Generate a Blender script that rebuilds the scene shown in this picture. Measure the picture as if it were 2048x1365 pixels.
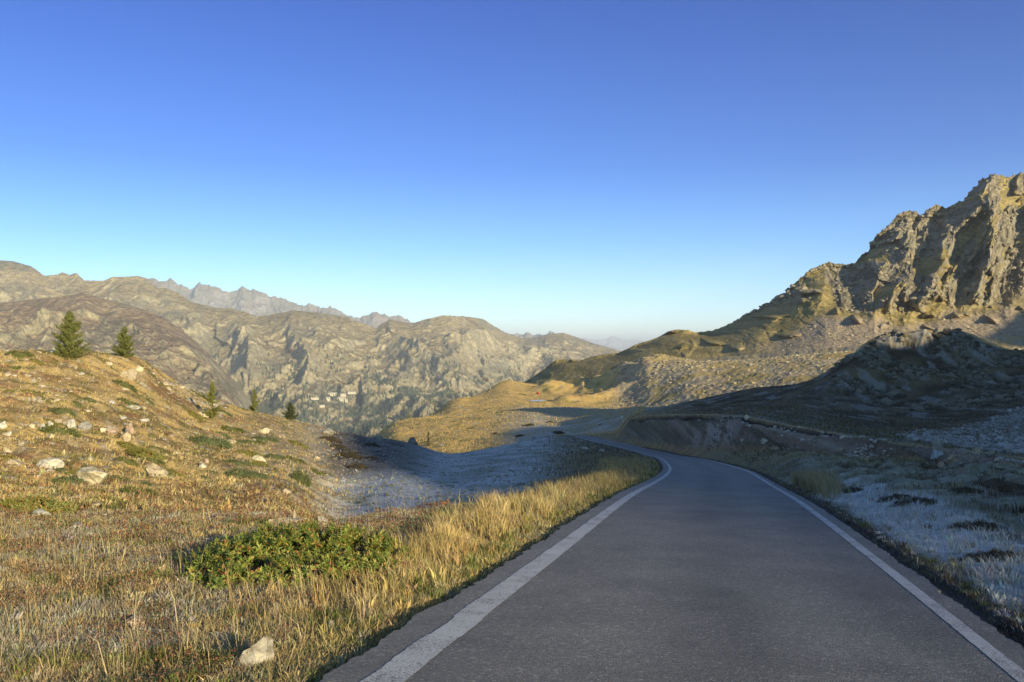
import bpy, math, random
import numpy as np
from mathutils import Vector

# ------------------------------------------------------------------ camera, light, exposure
sc = bpy.context.scene
for o in list(bpy.data.objects):
    bpy.data.objects.remove(o)
F = 1773.0            # focal length in photo pixels (2048 wide)
HY = 700.0            # photo row of the true horizon
cd = bpy.data.cameras.new('camera')
cd.sensor_width = 36.0
cd.lens = 36.0 * F / 2048.0
cd.shift_y = (HY - 682.5) / 2048.0
cd.clip_start = 0.1
cd.clip_end = 200000.0
cam = bpy.data.objects.new('camera', cd)
sc.collection.objects.link(cam)
cam.location = (0, 0, 0)
cam.rotation_euler = (math.pi / 2, 0, 0)
sc.camera = cam

SUN_AZ, SUN_EL = 146.0, 13.0
az, el = math.radians(SUN_AZ), math.radians(SUN_EL)
S = np.array([math.sin(az) * math.cos(el), math.cos(az) * math.cos(el), math.sin(el)])
sd = bpy.data.lights.new('sun', 'SUN')
sd.energy = 5.0
sd.angle = math.radians(0.5)
sd.color = (1.0, 0.86, 0.55)
so = bpy.data.objects.new('sun', sd)
sc.collection.objects.link(so)
so.rotation_euler = Vector(S).to_track_quat('Z', 'Y').to_euler()

w = bpy.data.worlds.new('World')
sc.world = w
w.use_nodes = True
wt = w.node_tree
wt.nodes.clear()
sky = wt.nodes.new('ShaderNodeTexSky')
sky.sky_type = 'NISHITA'
sky.sun_disc = False
sky.sun_elevation = el
sky.sun_rotation = az
sky.altitude = 2300
sky.air_density = 1.0
sky.dust_density = 0.1
sky.ozone_density = 4.0
hs = wt.nodes.new('ShaderNodeHueSaturation')
hs.inputs['Hue'].default_value = 0.505
hs.inputs['Saturation'].default_value = 1.05
bg = wt.nodes.new('ShaderNodeBackground')
bg.inputs['Strength'].default_value = 0.11
wo = wt.nodes.new('ShaderNodeOutputWorld')
wt.links.new(sky.outputs[0], hs.inputs['Color'])
geo = wt.nodes.new('ShaderNodeTexCoord'); sx_ = wt.nodes.new('ShaderNodeSeparateXYZ')
wt.links.new(geo.outputs['Generated'], sx_.inputs[0])
ramp = wt.nodes.new('ShaderNodeValToRGB')          # deeper blue overhead, pale cyan towards the horizon
re_ = ramp.color_ramp.elements
re_[0].position = 0.0; re_[0].color = (0.78, 0.70, 0.57, 1)
re_[1].position = 1.0; re_[1].color = (0.30, 0.38, 0.50, 1)
for p_, c_ in ((0.05, (0.60, 0.57, 0.53)), (0.12, (0.36, 0.435, 0.48)), (0.20, (0.215, 0.305, 0.43)), (0.37, (0.135, 0.22, 0.39))):
    ramp.color_ramp.elements.new(p_).color = (*c_, 1)
wt.links.new(sx_.outputs['Z'], ramp.inputs[0])
away = wt.nodes.new('ShaderNodeMapRange')          # sky on the sun's side tinted warm to brighten the shade
away.inputs['From Min'].default_value = -0.5; away.inputs['From Max'].default_value = 0.3
wt.links.new(sx_.outputs['Y'], away.inputs['Value'])
tm = wt.nodes.new('ShaderNodeMix'); tm.data_type = 'RGBA'
tm.inputs[6].default_value = (1.0, 0.86, 0.62, 1)
wt.links.new(away.outputs[0], tm.inputs[0]); wt.links.new(ramp.outputs[0], tm.inputs[7])
mu = wt.nodes.new('ShaderNodeVectorMath'); mu.operation = 'MULTIPLY'
wt.links.new(hs.outputs[0], mu.inputs[0]); wt.links.new(tm.outputs[2], mu.inputs[1])
mu2 = wt.nodes.new('ShaderNodeVectorMath'); mu2.operation = 'SCALE'; mu2.inputs['Scale'].default_value = 2.0
wt.links.new(mu.outputs[0], mu2.inputs[0])
wt.links.new(mu2.outputs[0], bg.inputs['Color'])
wt.links.new(bg.outputs[0], wo.inputs['Surface'])

sc.view_settings.view_transform = 'Standard'
sc.view_settings.look = 'None'
sc.view_settings.exposure = 0.92
sc.view_settings.gamma = 1.0
sc.cycles.max_bounces = 4
sc.cycles.diffuse_bounces = 2
sc.cycles.transparent_max_bounces = 4
sc.cycles.volume_bounces = 0

# ------------------------------------------------------------------ numeric helpers
rng = np.random.default_rng(7)


def _grad(xi, yi, seed):
    h = (xi.astype(np.int64) * 374761393 + yi.astype(np.int64) * 668265263 + seed * 1442695041) & 0xffffffff
    h = ((h ^ (h >> 13)) * 1274126177) & 0xffffffff
    h = (h ^ (h >> 16)) & 0xffff
    a = h * (2 * math.pi / 65536.0)
    return np.cos(a), np.sin(a)


def pn(x, y, seed=0):
    x = np.asarray(x, float); y = np.asarray(y, float)
    x, y = np.broadcast_arrays(x, y)
    x0 = np.floor(x); y0 = np.floor(y)
    fx = x - x0; fy = y - y0
    u = fx * fx * fx * (fx * (fx * 6 - 15) + 10)
    v = fy * fy * fy * (fy * (fy * 6 - 15) + 10)
    r = 0
    for dx in (0, 1):
        for dy in (0, 1):
            gx, gy = _grad(x0 + dx, y0 + dy, seed)
            d = gx * (fx - dx) + gy * (fy - dy)
            r = r + d * (u if dx else 1 - u) * (v if dy else 1 - v)
    return r * 1.5


def fbm(x, y, octv=4, seed=0, gain=0.5, lac=2.03):
    a, s, tot = 1.0, 0, 0
    for i in range(octv):
        s = s + a * pn(x, y, seed + i * 17)
        tot += a
        a *= gain; x = x * lac + 13.7; y = y * lac + 7.3
    return s / tot


def ridged(x, y, octv=4, seed=0, gain=0.5, lac=2.07):
    a, s, tot, prev = 1.0, 0, 0, 1.0
    for i in range(octv):
        n = 1 - np.abs(pn(x, y, seed + i * 31)) * 1.7
        n = np.clip(n, 0, 1) ** 2
        s = s + a * n * prev
        prev = np.clip(n * 1.6, 0, 1)
        tot += a
        a *= gain; x = x * lac + 5.1; y = y * lac + 9.2
    return s / tot * 2 - 0.7


def facet(x, y, seed=0, tilt=1.0):
    """broken-rock relief: every cell is a small tilted plane"""
    x, y = np.broadcast_arrays(np.asarray(x, float), np.asarray(y, float))
    x0, y0 = np.floor(x), np.floor(y)
    best = np.full(x.shape, 9.0); val = np.zeros(x.shape)
    for i in (-1, 0, 1):
        for j in (-1, 0, 1):
            cx, cy = x0 + i, y0 + j
            a, b = _grad(cx, cy, seed); c, d = _grad(cx, cy, seed + 5)
            fx, fy = cx + .5 + .45 * a, cy + .5 + .45 * c
            q = (x - fx) ** 2 + (y - fy) ** 2
            v = 0.5 * b + tilt * (d * (x - fx) + a * c * (y - fy))
            m = q < best
            best = np.where(m, q, best); val = np.where(m, v, val)
    return val


def ss(a, b, x):
    t = np.clip((np.asarray(x, float) - a) / (b - a), 0, 1)
    return t * t * (3 - 2 * t)


def mix(a, b, t):
    t = np.asarray(t)[..., None]
    return np.asarray(a) * (1 - t) + np.asarray(b) * t


def pchip_slopes(x, y):
    h = np.diff(x)
    hh = h.reshape((-1,) + (1,) * (y.ndim - 1))
    d = np.diff(y, axis=0) / hh
    m = np.zeros_like(y)
    h0, h1 = hh[:-1], hh[1:]
    w1 = 2 * h1 + h0; w2 = h1 + 2 * h0
    d0, d1 = d[:-1], d[1:]
    ok = (d0 * d1) > 0
    with np.errstate(divide='ignore', invalid='ignore'):
        hm = (w1 + w2) / (w1 / d0 + w2 / d1)
    m[1:-1] = np.where(ok, hm, 0)
    m[0] = d[0]; m[-1] = d[-1]
    return m


def pchip(x, y, xi):
    """x (n,), y (n,...), xi (m,) -> (m,...)"""
    x = np.asarray(x, float); y = np.asarray(y, float); xi = np.asarray(xi, float)
    m = pchip_slopes(x, y)
    k = np.clip(np.searchsorted(x, xi, side='right') - 1, 0, len(x) - 2)
    h = (x[k + 1] - x[k]); t = (np.clip(xi, x[0], x[-1]) - x[k]) / h
    sh = (-1,) + (1,) * (y.ndim - 1)
    h = h.reshape(sh); t = t.reshape(sh)
    return ((1 + 2 * t) * (1 - t) ** 2 * y[k] + t * (1 - t) ** 2 * h * m[k]
            + t * t * (3 - 2 * t) * y[k + 1] + t * t * (t - 1) * h * m[k + 1])


# ------------------------------------------------------------------ mesh helpers
def mesh_obj(name, V, faces, mat, col=None, smooth=False, parent=None, face_sizes=None, link=True):
    """faces: (n,k) int array or (flat loops, sizes)"""
    me = bpy.data.meshes.new(name)
    V = np.asarray(V, np.float32).reshape(-1, 3)
    if face_sizes is None:
        faces = np.asarray(faces, np.int32)
        sizes = np.full(len(faces), faces.shape[1], np.int32)
        loops = faces.ravel()
    else:
        loops = np.asarray(faces, np.int32).ravel(); sizes = np.asarray(face_sizes, np.int32)
    me.vertices.add(len(V)); me.vertices.foreach_set('co', V.ravel())
    me.loops.add(len(loops)); me.loops.foreach_set('vertex_index', loops)
    me.polygons.add(len(sizes))
    st = np.concatenate([[0], np.cumsum(sizes)[:-1]]).astype(np.int32)
    me.polygons.foreach_set('loop_start', st)
    me.polygons.foreach_set('loop_total', sizes)
    me.polygons.foreach_set('use_smooth', np.full(len(sizes), smooth))
    me.update(calc_edges=True)
    if col is not None:
        at = me.attributes.new('Col', 'FLOAT_COLOR', 'POINT')
        c = np.ones((len(V), 4), np.float32); c[:, :3] = np.asarray(col).reshape(-1, 3)
        at.data.foreach_set('color', c.ravel())
    me.materials.append(mat)
    ob = bpy.data.objects.new(name, me)
    if link:
        sc.collection.objects.link(ob)
    if parent is not None:
        ob.parent = parent
    return ob


def grid_faces(R, C):
    i = np.arange(R * C).reshape(R, C)
    return np.stack([i[:-1, :-1], i[:-1, 1:], i[1:, 1:], i[1:, :-1]], -1).reshape(-1, 4)


def tag(o, label=None, cat=None, group=None, kind=None):
    if label: o['label'] = label
    if cat: o['category'] = cat
    if group: o['group'] = group
    if kind: o['kind'] = kind
    return o


def empty(name, loc, rz=0.0):
    o = bpy.data.objects.new(name, None)
    sc.collection.objects.link(o)
    o.location = loc; o.rotation_euler = (0, 0, rz)
    o.empty_display_size = 0.2
    return o


# ------------------------------------------------------------------ materials
def attr_material(name, scale=8.0, contrast=0.35, bump=0.3, bumpd=0.1, rough=0.95, second=None, translucent=0.0, spec=0.1):
    m = bpy.data.materials.new(name)
    m.use_nodes = True
    t = m.node_tree; n = t.nodes; L = t.links
    b = n['Principled BSDF']; out = n['Material Output']
    b.inputs['Roughness'].default_value = rough
    b.inputs['Specular IOR Level'].default_value = spec
    a = n.new('ShaderNodeAttribute'); a.attribute_name = 'Col'
    src = a.outputs['Color']
    if contrast > 0 or bump > 0:
        tc = n.new('ShaderNodeTexCoord')
        nz = n.new('ShaderNodeTexNoise')
        nz.inputs['Scale'].default_value = scale
        nz.inputs['Detail'].default_value = 8
        nz.inputs['Roughness'].default_value = 0.65
        L.new(tc.outputs['Object'], nz.inputs['Vector'])
    if contrast > 0:
        mr = n.new('ShaderNodeMapRange')
        mr.inputs['From Min'].default_value = 0.3; mr.inputs['From Max'].default_value = 0.7
        mr.inputs['To Min'].default_value = 1 - contrast; mr.inputs['To Max'].default_value = 1 + contrast
        L.new(nz.outputs['Fac'], mr.inputs['Value'])
        fac = mr.outputs[0]
        if second:
            nz2 = n.new('ShaderNodeTexNoise'); nz2.inputs['Scale'].default_value = second
            nz2.inputs['Detail'].default_value = 6; nz2.inputs['Roughness'].default_value = 0.7
            L.new(tc.outputs['Object'], nz2.inputs['Vector'])
            mr2 = n.new('ShaderNodeMapRange')
            mr2.inputs['From Min'].default_value = 0.3; mr2.inputs['From Max'].default_value = 0.7
            mr2.inputs['To Min'].default_value = 1 - contrast; mr2.inputs['To Max'].default_value = 1 + contrast
            L.new(nz2.outputs['Fac'], mr2.inputs['Value'])
            mm = n.new('ShaderNodeMath'); mm.operation = 'MULTIPLY'
            L.new(fac, mm.inputs[0]); L.new(mr2.outputs[0], mm.inputs[1]); fac = mm.outputs[0]
        vm = n.new('ShaderNodeVectorMath'); vm.operation = 'SCALE'
        L.new(src, vm.inputs[0]); L.new(fac, vm.inputs['Scale'])
        src = vm.outputs[0]
    L.new(src, b.inputs['Base Color'])
    if bump > 0:
        bp = n.new('ShaderNodeBump'); bp.inputs['Strength'].default_value = bump
        bp.inputs['Distance'].default_value = bumpd
        L.new(nz.outputs['Fac'], bp.inputs['Height'])
        L.new(bp.outputs[0], b.inputs['Normal'])
    if translucent > 0:
        tr = n.new('ShaderNodeBsdfTranslucent'); L.new(src, tr.inputs['Color'])
        mx = n.new('ShaderNodeMixShader'); mx.inputs[0].default_value = translucent
        L.new(b.outputs[0], mx.inputs[1]); L.new(tr.outputs[0], mx.inputs[2])
        L.new(mx.outputs[0], out.inputs['Surface'])
    return m


def flat_material(name, color, rough=0.8, spec=0.2, scale=6, contrast=0.2, bump=0.15, bumpd=0.01, metallic=0.0):
    m = bpy.data.materials.new(name)
    m.use_nodes = True
    t = m.node_tree; n = t.nodes; L = t.links
    b = n['Principled BSDF']
    b.inputs['Roughness'].default_value = rough
    b.inputs['Specular IOR Level'].default_value = spec
    tc = n.new('ShaderNodeTexCoord')
    nz = n.new('ShaderNodeTexNoise'); nz.inputs['Scale'].default_value = scale; nz.inputs['Detail'].default_value = 8
    nz.inputs['Roughness'].default_value = 0.65
    L.new(tc.outputs['Object'], nz.inputs['Vector'])
    cr = n.new('ShaderNodeValToRGB')
    c = np.array(color)
    cr.color_ramp.elements[0].position = 0.3; cr.color_ramp.elements[1].position = 0.7
    cr.color_ramp.elements[0].color = (*(c * (1 - contrast)), 1)
    cr.color_ramp.elements[1].color = (*(c * (1 + contrast)), 1)
    L.new(nz.outputs['Fac'], cr.inputs[0]); L.new(cr.outputs[0], b.inputs['Base Color'])
    bp = n.new('ShaderNodeBump'); bp.inputs['Strength'].default_value = bump; bp.inputs['Distance'].default_value = bumpd
    L.new(nz.outputs['Fac'], bp.inputs['Height']); L.new(bp.outputs[0], b.inputs['Normal'])
    return m


M_ground = attr_material('turf', scale=5.0, contrast=0.35, bump=0.9, bumpd=0.10, second=38.0)
M_mount = attr_material('mountain_rock', scale=0.22, contrast=0.38, bump=1.0, bumpd=4.0, second=0.8)
M_far = attr_material('far_rock', scale=0.03, contrast=0.42, bump=1.0, bumpd=38.0, second=0.09)
M_grass = attr_material('dry_grass', contrast=0, bump=0, rough=0.7, translucent=0.3)
M_leaf = attr_material('leaf', contrast=0, bump=0, rough=0.5, translucent=0.2, spec=0.3)
M_rock = attr_material('pale_stone', scale=9.0, contrast=0.30, bump=0.8, bumpd=0.05, second=2.2)
M_bark = flat_material('bark', (0.12, 0.08, 0.055), scale=30, bumpd=0.02)

# ------------------------------------------------------------------ the road line
RY = np.array([-60, 0, 10, 21.4, 29.5, 38, 46, 66, 90, 123, 150, 173, 190, 205, 220, 235, 250, 262.0])
RX = np.array([-13.8, 0, 2.31, 4.88, 6.72, 8.62, 10.25, 13.5, 17.0, 20.8, 23.0, 23.7, 22.6, 20.7, 19.0, 17.2, 13.5, 9.0])
RZ = np.array([3.9, -1.6, -2.51, -3.60, -4.52, -5.46, -6.28, -8.40, -11.0, -14.6, -17.2, -19.2, -20.3, -21.2, -22.0, -22.6, -24.5, -27.0])


def road_x(y): return pchip(RY, RX, np.ravel(y)).reshape(np.shape(y))
def road_z(y): return pchip(RY, RZ, np.ravel(y)).reshape(np.shape(y))


# ------------------------------------------------------------------ the ground sheet: profiles
def Z(d, z): return (d, HY - F * z / d)


common_left = [Z(300, -62), Z(400, -66), Z(430, -68), Z(500, -80), Z(560, -90), Z(640, -100), Z(700, -120), Z(1200, -300)]
cols = {
    -1800: [Z(2, -1.8), Z(6, -2.1), Z(12, -2.4), Z(20, -2.6), Z(28, -2), Z(38, 0), Z(50, 2), Z(65, 4), Z(80, 6), Z(88, 6), Z(150, -15), Z(220, -45)] + common_left,
    -700: [Z(2, -1.8), Z(6, -2.2), Z(12, -2.6), Z(20, -3), Z(28, -3), Z(38, -2), Z(50, -.5), Z(65, 1.2), Z(80, 2.2), Z(88, 2.2), Z(150, -20), Z(220, -50)] + common_left,
    0: [Z(2, -1.8), Z(6, -2.25), Z(12, -2.72), (20, 1012), (28, 962), (38, 905), (50, 845), (64, 782), (80, 702), (90, 706), Z(150, -20), Z(220, -50)] + common_left,
    140: [Z(2, -1.8), Z(6, -2.3), Z(11, -2.65), (18, 1035), (27, 980), (38, 924), (52, 860), (68, 784), (86, 703), (94, 708), Z(150, -18), Z(220, -50)] + common_left,
    270: [Z(2, -1.8), Z(6, -2.3), Z(11, -2.6), (17, 1040), (26, 988), (38, 945), (54, 880), (74, 802), (92, 717), (100, 727), Z(150, -20), Z(220, -50)] + common_left,
    330: [Z(2, -1.8), Z(6, -2.28), Z(11, -2.6), (16, 1042), (25, 998), (37.5, 957), (54, 898), (76, 830), (98, 752), (106, 764), Z(152, -21), Z(220, -50)] + common_left,
    400: [Z(2, -1.8), Z(6, -2.25), Z(11, -2.6), (15, 1047), (24, 1008), (37, 970), (55, 915), (78, 856), (102, 794), (110, 803), Z(155, -22), Z(220, -50)] + common_left,
    560: [Z(2, -1.8), Z(6, -2.2), Z(10.5, -2.5), Z(14.5, -2.8), (26, 1016), (40, 972), (60, 925), (86, 878), (114, 836), (122, 842), Z(165, -26), Z(230, -55)] + common_left,
    690: [Z(2, -1.8), Z(6, -2.2), Z(11, -2.6), Z(16, -3.1), Z(30, -6.3), (42, 1025), (62, 965), (92, 905), (127, 866), (135, 873), Z(175, -28), Z(240, -55)] + common_left,
    755: [Z(2, -1.8), Z(6, -2.15), Z(11, -2.6), Z(17, -3.2), Z(30, -6.25), (44, 1010), (64, 960), (97, 906), (134, 877), (142, 882), Z(184, -28), Z(262, -44), (330, 900), (405, 870), (430, 870), Z(480, -58), Z(560, -70), Z(640, -80), Z(700, -95), Z(1200, -300)],
    800: [Z(2, -1.8), Z(6, -2.15), Z(11, -2.6), Z(17.5, -3.25), Z(30, -6.2), (45, 1000), (65, 955), (100, 908), (140, 882), (148, 887), Z(190, -28), Z(270, -34), (330, 868), (405, 845), (430, 843), Z(480, -45), Z(560, -60), Z(640, -70), Z(700, -90), Z(1200, -300)],
    905: [Z(2, -1.8), Z(6, -2.1), Z(11, -2.55), Z(19, -3.4), Z(32, -6.2), (48, 994), (70, 957), (105, 925), (150, 908), (160, 913), Z(205, -29), (255, 906), (320, 865), (400, 832), (420, 829), (440, 822), (475, 810), (505, 802), (530, 806), Z(1200, -250)],
    960: [Z(2, -1.8), Z(6, -2.1), Z(11.5, -2.6), Z(20, -3.5), Z(32, -6.0), (49, 985), (71, 950), (108, 921), (156, 900), (166, 903), Z(205, -27), (255, 897), (320, 859), (403, 826), (425, 823), (460, 812), (520, 800), (575, 789), (595, 792), Z(1200, -250)],
    1015: [Z(2, -1.8), Z(6, -2.05), Z(12, -2.6), Z(21, -3.6), Z(33, -5.5), (50, 976), (72, 943), (110, 916), (164, 890), (174, 893), Z(208, -25.5), (256, 884), (322, 853), (405, 820), (430, 817), (480, 805), (560, 787), (640, 761), (665, 763), Z(1200, -250)],
    1060: [Z(2, -1.8), Z(6, -2.05), Z(12, -2.62), Z(21, -3.6), Z(32.5, -5.2), (50, 972), (73, 940), (114, 910), (185, 880), (195, 882), Z(225, -25.5), (265, 874), (328, 847), (403, 817), (428, 815), (482, 808), (565, 791), (645, 768), (680, 770), Z(1200, -240)],
    1130: [Z(2, -1.8), Z(6, -2.05), Z(12, -2.65), Z(21, -3.55), Z(32, -5.0), (50, 965), (75, 937), (120, 903), (225, 870), (235, 870), Z(262, -25.8), (290, 858), (340, 838), (400, 813), (425, 815), (480, 812), (570, 790), (650, 772), (700, 772), Z(1200, -200)],
    1230: [Z(2, -1.8), Z(6, -2.15), Z(12, -2.7), Z(20, -3.45), Z(30, -4.55), Z(48, -6.6), Z(80, -9.9), Z(140, -16.5), (212, 882), (226, 874), (240, 862), (264, 846), (310, 829), (400, 816), (425, 817), (470, 816), (520, 795), (600, 748), (650, 748), Z(1200, -60)],
    1262: [Z(2, -1.8), Z(6, -2.15), Z(12, -2.7), Z(20, -3.45), Z(30, -4.58), Z(47, -6.5), Z(80, -9.9), Z(140, -16.4), (200, 886), (222, 838), (236, 832), (258, 828), (300, 820), (360, 815), (390, 816), (455, 816), (512, 788), (580, 735), (620, 735), Z(1200, -40)],
    1300: [Z(2, -1.8), Z(6, -2.15), Z(12, -2.7), Z(20, -3.45), Z(30, -4.6), Z(46, -6.4), Z(74, -9.3), Z(125, -14.9), (170, 893), (190, 831), (206, 826), (228, 822), (262, 818), (300, 815), (330, 817), (430, 818), (500, 775), (560, 724), (590, 724), Z(1200, -20)],
    1400: [Z(2, -1.8), Z(6, -2.15), Z(12, -2.7), Z(20, -3.43), Z(30, -4.6), Z(42, -5.9), Z(60, -7.8), Z(88, -10.8), (108, 904), (122, 829), (140, 826), (172, 822), (212, 812), (270, 799), (300, 800), (400, 812), (460, 775), (530, 724), (555, 724), Z(1200, 0)],
    1500: [Z(2, -1.8), Z(6, -2.15), Z(12, -2.7), Z(20, -3.45), Z(30, -4.55), Z(40, -5.6), Z(52, -6.8), Z(62, -7.5), (70, 900), (80, 835), (100, 828), (140, 818), (195, 800), (255, 778), (280, 780), (390, 795), (450, 760), (520, 720), (545, 720), Z(1200, 20)],
    1600: [Z(2, -1.8), Z(6, -2.15), Z(12, -2.7), Z(20, -3.45), (27, 968), (36, 942), (46, 922), (52, 914), (58, 905), (66, 857), (85, 846), (120, 826), (165, 803), (225, 769), (245, 772), (350, 800), (430, 755), (505, 712), (530, 710), Z(1200, 30)],
    1700: [Z(2, -1.8), Z(6, -2.15), Z(12, -2.65), (18, 1022), (24, 985), (32, 952), (40, 936), (47, 927), (52, 918), (58, 874), (75, 860), (105, 840), (155, 795), (210, 712), (232, 716), (330, 800), (420, 750), (500, 705), (530, 703), Z(1200, 40)],
    1745: [Z(2, -1.8), Z(6, -2.13), Z(12, -2.62), (17.5, 1022), (24, 980), (31.5, 950), (39, 936), (45.5, 930), (50, 922), (56, 880), (72, 867), (102, 845), (152, 795), (213, 678), (233, 682), (330, 800), (420, 750), (500, 702), (530, 700), Z(1200, 42)],
    1800: [Z(2, -1.8), Z(6, -2.12), Z(12, -2.6), (17, 1020), (23.5, 975), (31, 950), (38, 940), (44, 934), (48, 926), (54, 887), (70, 872), (100, 850), (150, 792), (215, 662), (235, 666), (330, 800), (420, 750), (500, 700), (530, 698), Z(1200, 45)],
    1900: [Z(2, -1.8), Z(6, -2.1), Z(12, -2.6), (16.5, 1020), (23, 972), (29, 952), (36, 944), (41, 938), (45, 930), (50, 900), (66, 880), (95, 850), (150, 780), (215, 663), (235, 667), (330, 790), (420, 740), (500, 700), (530, 698), Z(1200, 50)],
    2048: [Z(2, -1.8), Z(6, -2.1), Z(12, -2.65), (16, 1040), (21, 985), (27, 958), (33, 950), (38, 946), (41, 941), (45, 917), (60, 888), (90, 838), (145, 765), (210, 706), (230, 708), (330, 760), (420, 720), (500, 700), (530, 696), Z(1200, 60)],
    2750: [Z(2, -1.7), Z(6, -2.0), Z(12, -2.3), Z(16, -2.6), Z(21, -2.8), Z(27, -3), Z(33, -3.2), Z(38, -3.3), Z(41, -3.3), Z(45, -2.6), Z(60, -1), Z(90, 1), Z(145, 5), Z(210, 6), Z(230, 6), Z(330, 0), Z(420, 0), Z(500, 0), Z(530, 0), Z(1200, 60)],
    4000: [Z(2, -1.7), Z(6, -1.9), Z(12, -2.0), Z(16, -2.1), Z(21, -2.1), Z(27, -2), Z(33, -1.8), Z(38, -1.5), Z(41, -1.3), Z(45, 0), Z(60, 2), Z(90, 5), Z(145, 8), Z(210, 8), Z(230, 8), Z(330, 4), Z(420, 2), Z(500, 2), Z(530, 2), Z(1200, 60)],
}
for k_ in (1700, 1745, 1800, 1900, 2048):          # the knoll rises steeply above the shelf
    cols[k_][12] = (180 if k_ > 1700 else 176, cols[k_][12][1]); cols[k_][11] = (118, cols[k_][11][1])
kx = np.array(sorted(cols), float)
KD = np.log(np.array([[p[0] for p in cols[int(k)]] for k in kx]))
KP = np.array([[p[1] for p in cols[int(k)]] for k in kx])
PX = np.concatenate([np.linspace(-1800, -60, 50)[:-1], np.arange(-60, 2110, 2.6), np.linspace(2112, 4000, 50)])
CD = pchip(kx, KD, PX)          # columns x rows
CP = pchip(kx, KP, PX)
seg = [14, 100, 80, 70, 60, 60, 55, 50, 84, 36, 24, 46, 60, 70, 16, 34, 44, 46, 14, 12]
tv = np.concatenate([np.linspace(i, i + 1, seg[i], endpoint=False) for i in range(19)] + [[19.0]])
kt = np.arange(20.0)
LD = pchip(kt, CD.T, tv)        # rows x cols
LP = pchip(kt, CP.T, tv)
D = np.exp(LD)
D = np.maximum.accumulate(D + np.arange(len(tv))[:, None] * 1e-5, axis=0)
PXg = np.broadcast_to(PX, D.shape)
T = np.broadcast_to(tv[:, None], D.shape)
X = (PXg - 1024) / F * D
Y = D
Zg = (HY - LP) / F * D

# --- relief
near = 1 - ss(40, 120, D)
zn = 0.16 * fbm(X / 5, Y / 5, 3, 1) + 0.07 * fbm(X / 1.3, Y / 1.3, 3, 2) * (1 - ss(60, 120, D)) + 0.035 * fbm(X / .35, Y / .35, 2, 3) * (1 - ss(15, 30, D))
hillm = ss(3.2, 5, T) * (1 - ss(9.5, 10.5, T)) * (1 - ss(640, 760, PXg))
zn = zn + hillm * (0.45 * fbm(X / 7, Y / 7, 4, 4) + 0.22 * ridged(X / 3.2, Y / 2.2, 3, 5)) * (1 - 0.35 * ss(7.6, 8.2, T))
zn = zn + ss(9.5, 11, T) * (1.1 * fbm(X / 28, Y / 28, 4, 6) + 0.45 * fbm(X / 6, Y / 6, 3, 7)) * (1 - 0.6 * ss(1150, 1300, PXg))
midm = ss(10.5, 11.5, T) * (1 - ss(14, 17.5, T)) * ss(760, 820, PXg) * (1 - ss(1040, 1100, PXg))
zn = zn + midm * 2.0 * fbm((X + 0.6 * Y) / 40, Y / 60, 4, 8)
emb = ss(8.05, 8.3, T) * (1 - ss(8.9, 9.02, T)) * ss(1225, 1265, PXg)
zn = zn + emb * (0.22 * ridged(X / 4.5, Zg / 2.2, 4, 9) + 0.5 * fbm(X / 9, Zg / 3.5, 4, 311) + 0.28 * facet(X / 2.4, Zg / 1.3, 9) - 0.05)
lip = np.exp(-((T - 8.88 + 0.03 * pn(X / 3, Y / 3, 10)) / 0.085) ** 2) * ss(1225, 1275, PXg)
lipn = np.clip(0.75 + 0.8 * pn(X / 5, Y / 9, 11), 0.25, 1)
zn = zn - lip * (0.30 + 0.009 * D) * lipn
knoll = ss(11.4, 12.3, T) * (1 - ss(13.3, 14, T)) * ss(1560, 1720, PXg)
crag = knoll * ss(-0.15, 0.25, fbm(X / 25, Y / 40 + Zg / 12, 3, 12) + 0.15 * ss(1700, 1760, PXg) * (1 - ss(1900, 1990, PXg)))
zn = zn + crag * (1.8 * facet(X / 8, (Y + Zg) / 14, 13) + 0.9 * facet(X / 3.2, (Y + Zg) / 6, 14) + 0.9 * ridged(X / 7, (Y + Zg * 2) / 22, 4, 13)) * (1 - 0.9 * ss(12.6, 12.95, T))
zn = zn + ss(11, 12, T) * (1 - ss(13, 14, T)) * ss(1330, 1500, PXg) * 1.0 * fbm(X / 12, Y / 14, 4, 14)
mor = ss(14.9, 15.4, T) * (1 - ss(18.2, 18.9, T)) * ss(1205, 1245, PXg - (T - 15) * 4)
zn = zn + mor * (0.9 * fbm(X / 12, Y / 18, 4, 15) + 0.35 * ridged(X / 3.5, Y / 5, 3, 16) - 0.2)
spur = np.exp(-((PXg - 1170 - (17.4 - T) * 20) / 50.) ** 2)
zn = zn + ss(15.8, 16.6, T) * (1 - ss(17.6, 18.4, T)) * ss(1060, 1120, PXg) * (1 - ss(1240, 1300, PXg)) * (4 * ridged((X + 0.25 * Y) / 26, (Y) / 120, 3, 17) - 0.6)
rm = ss(3.2, 4.5, T) * (1 - ss(7.6, 8.1, T)) * ss(1500, 1620, PXg)
zn = zn + rm * 0.30 * ridged(X / 4.5, Y / 3.0, 3, 18)
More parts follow.
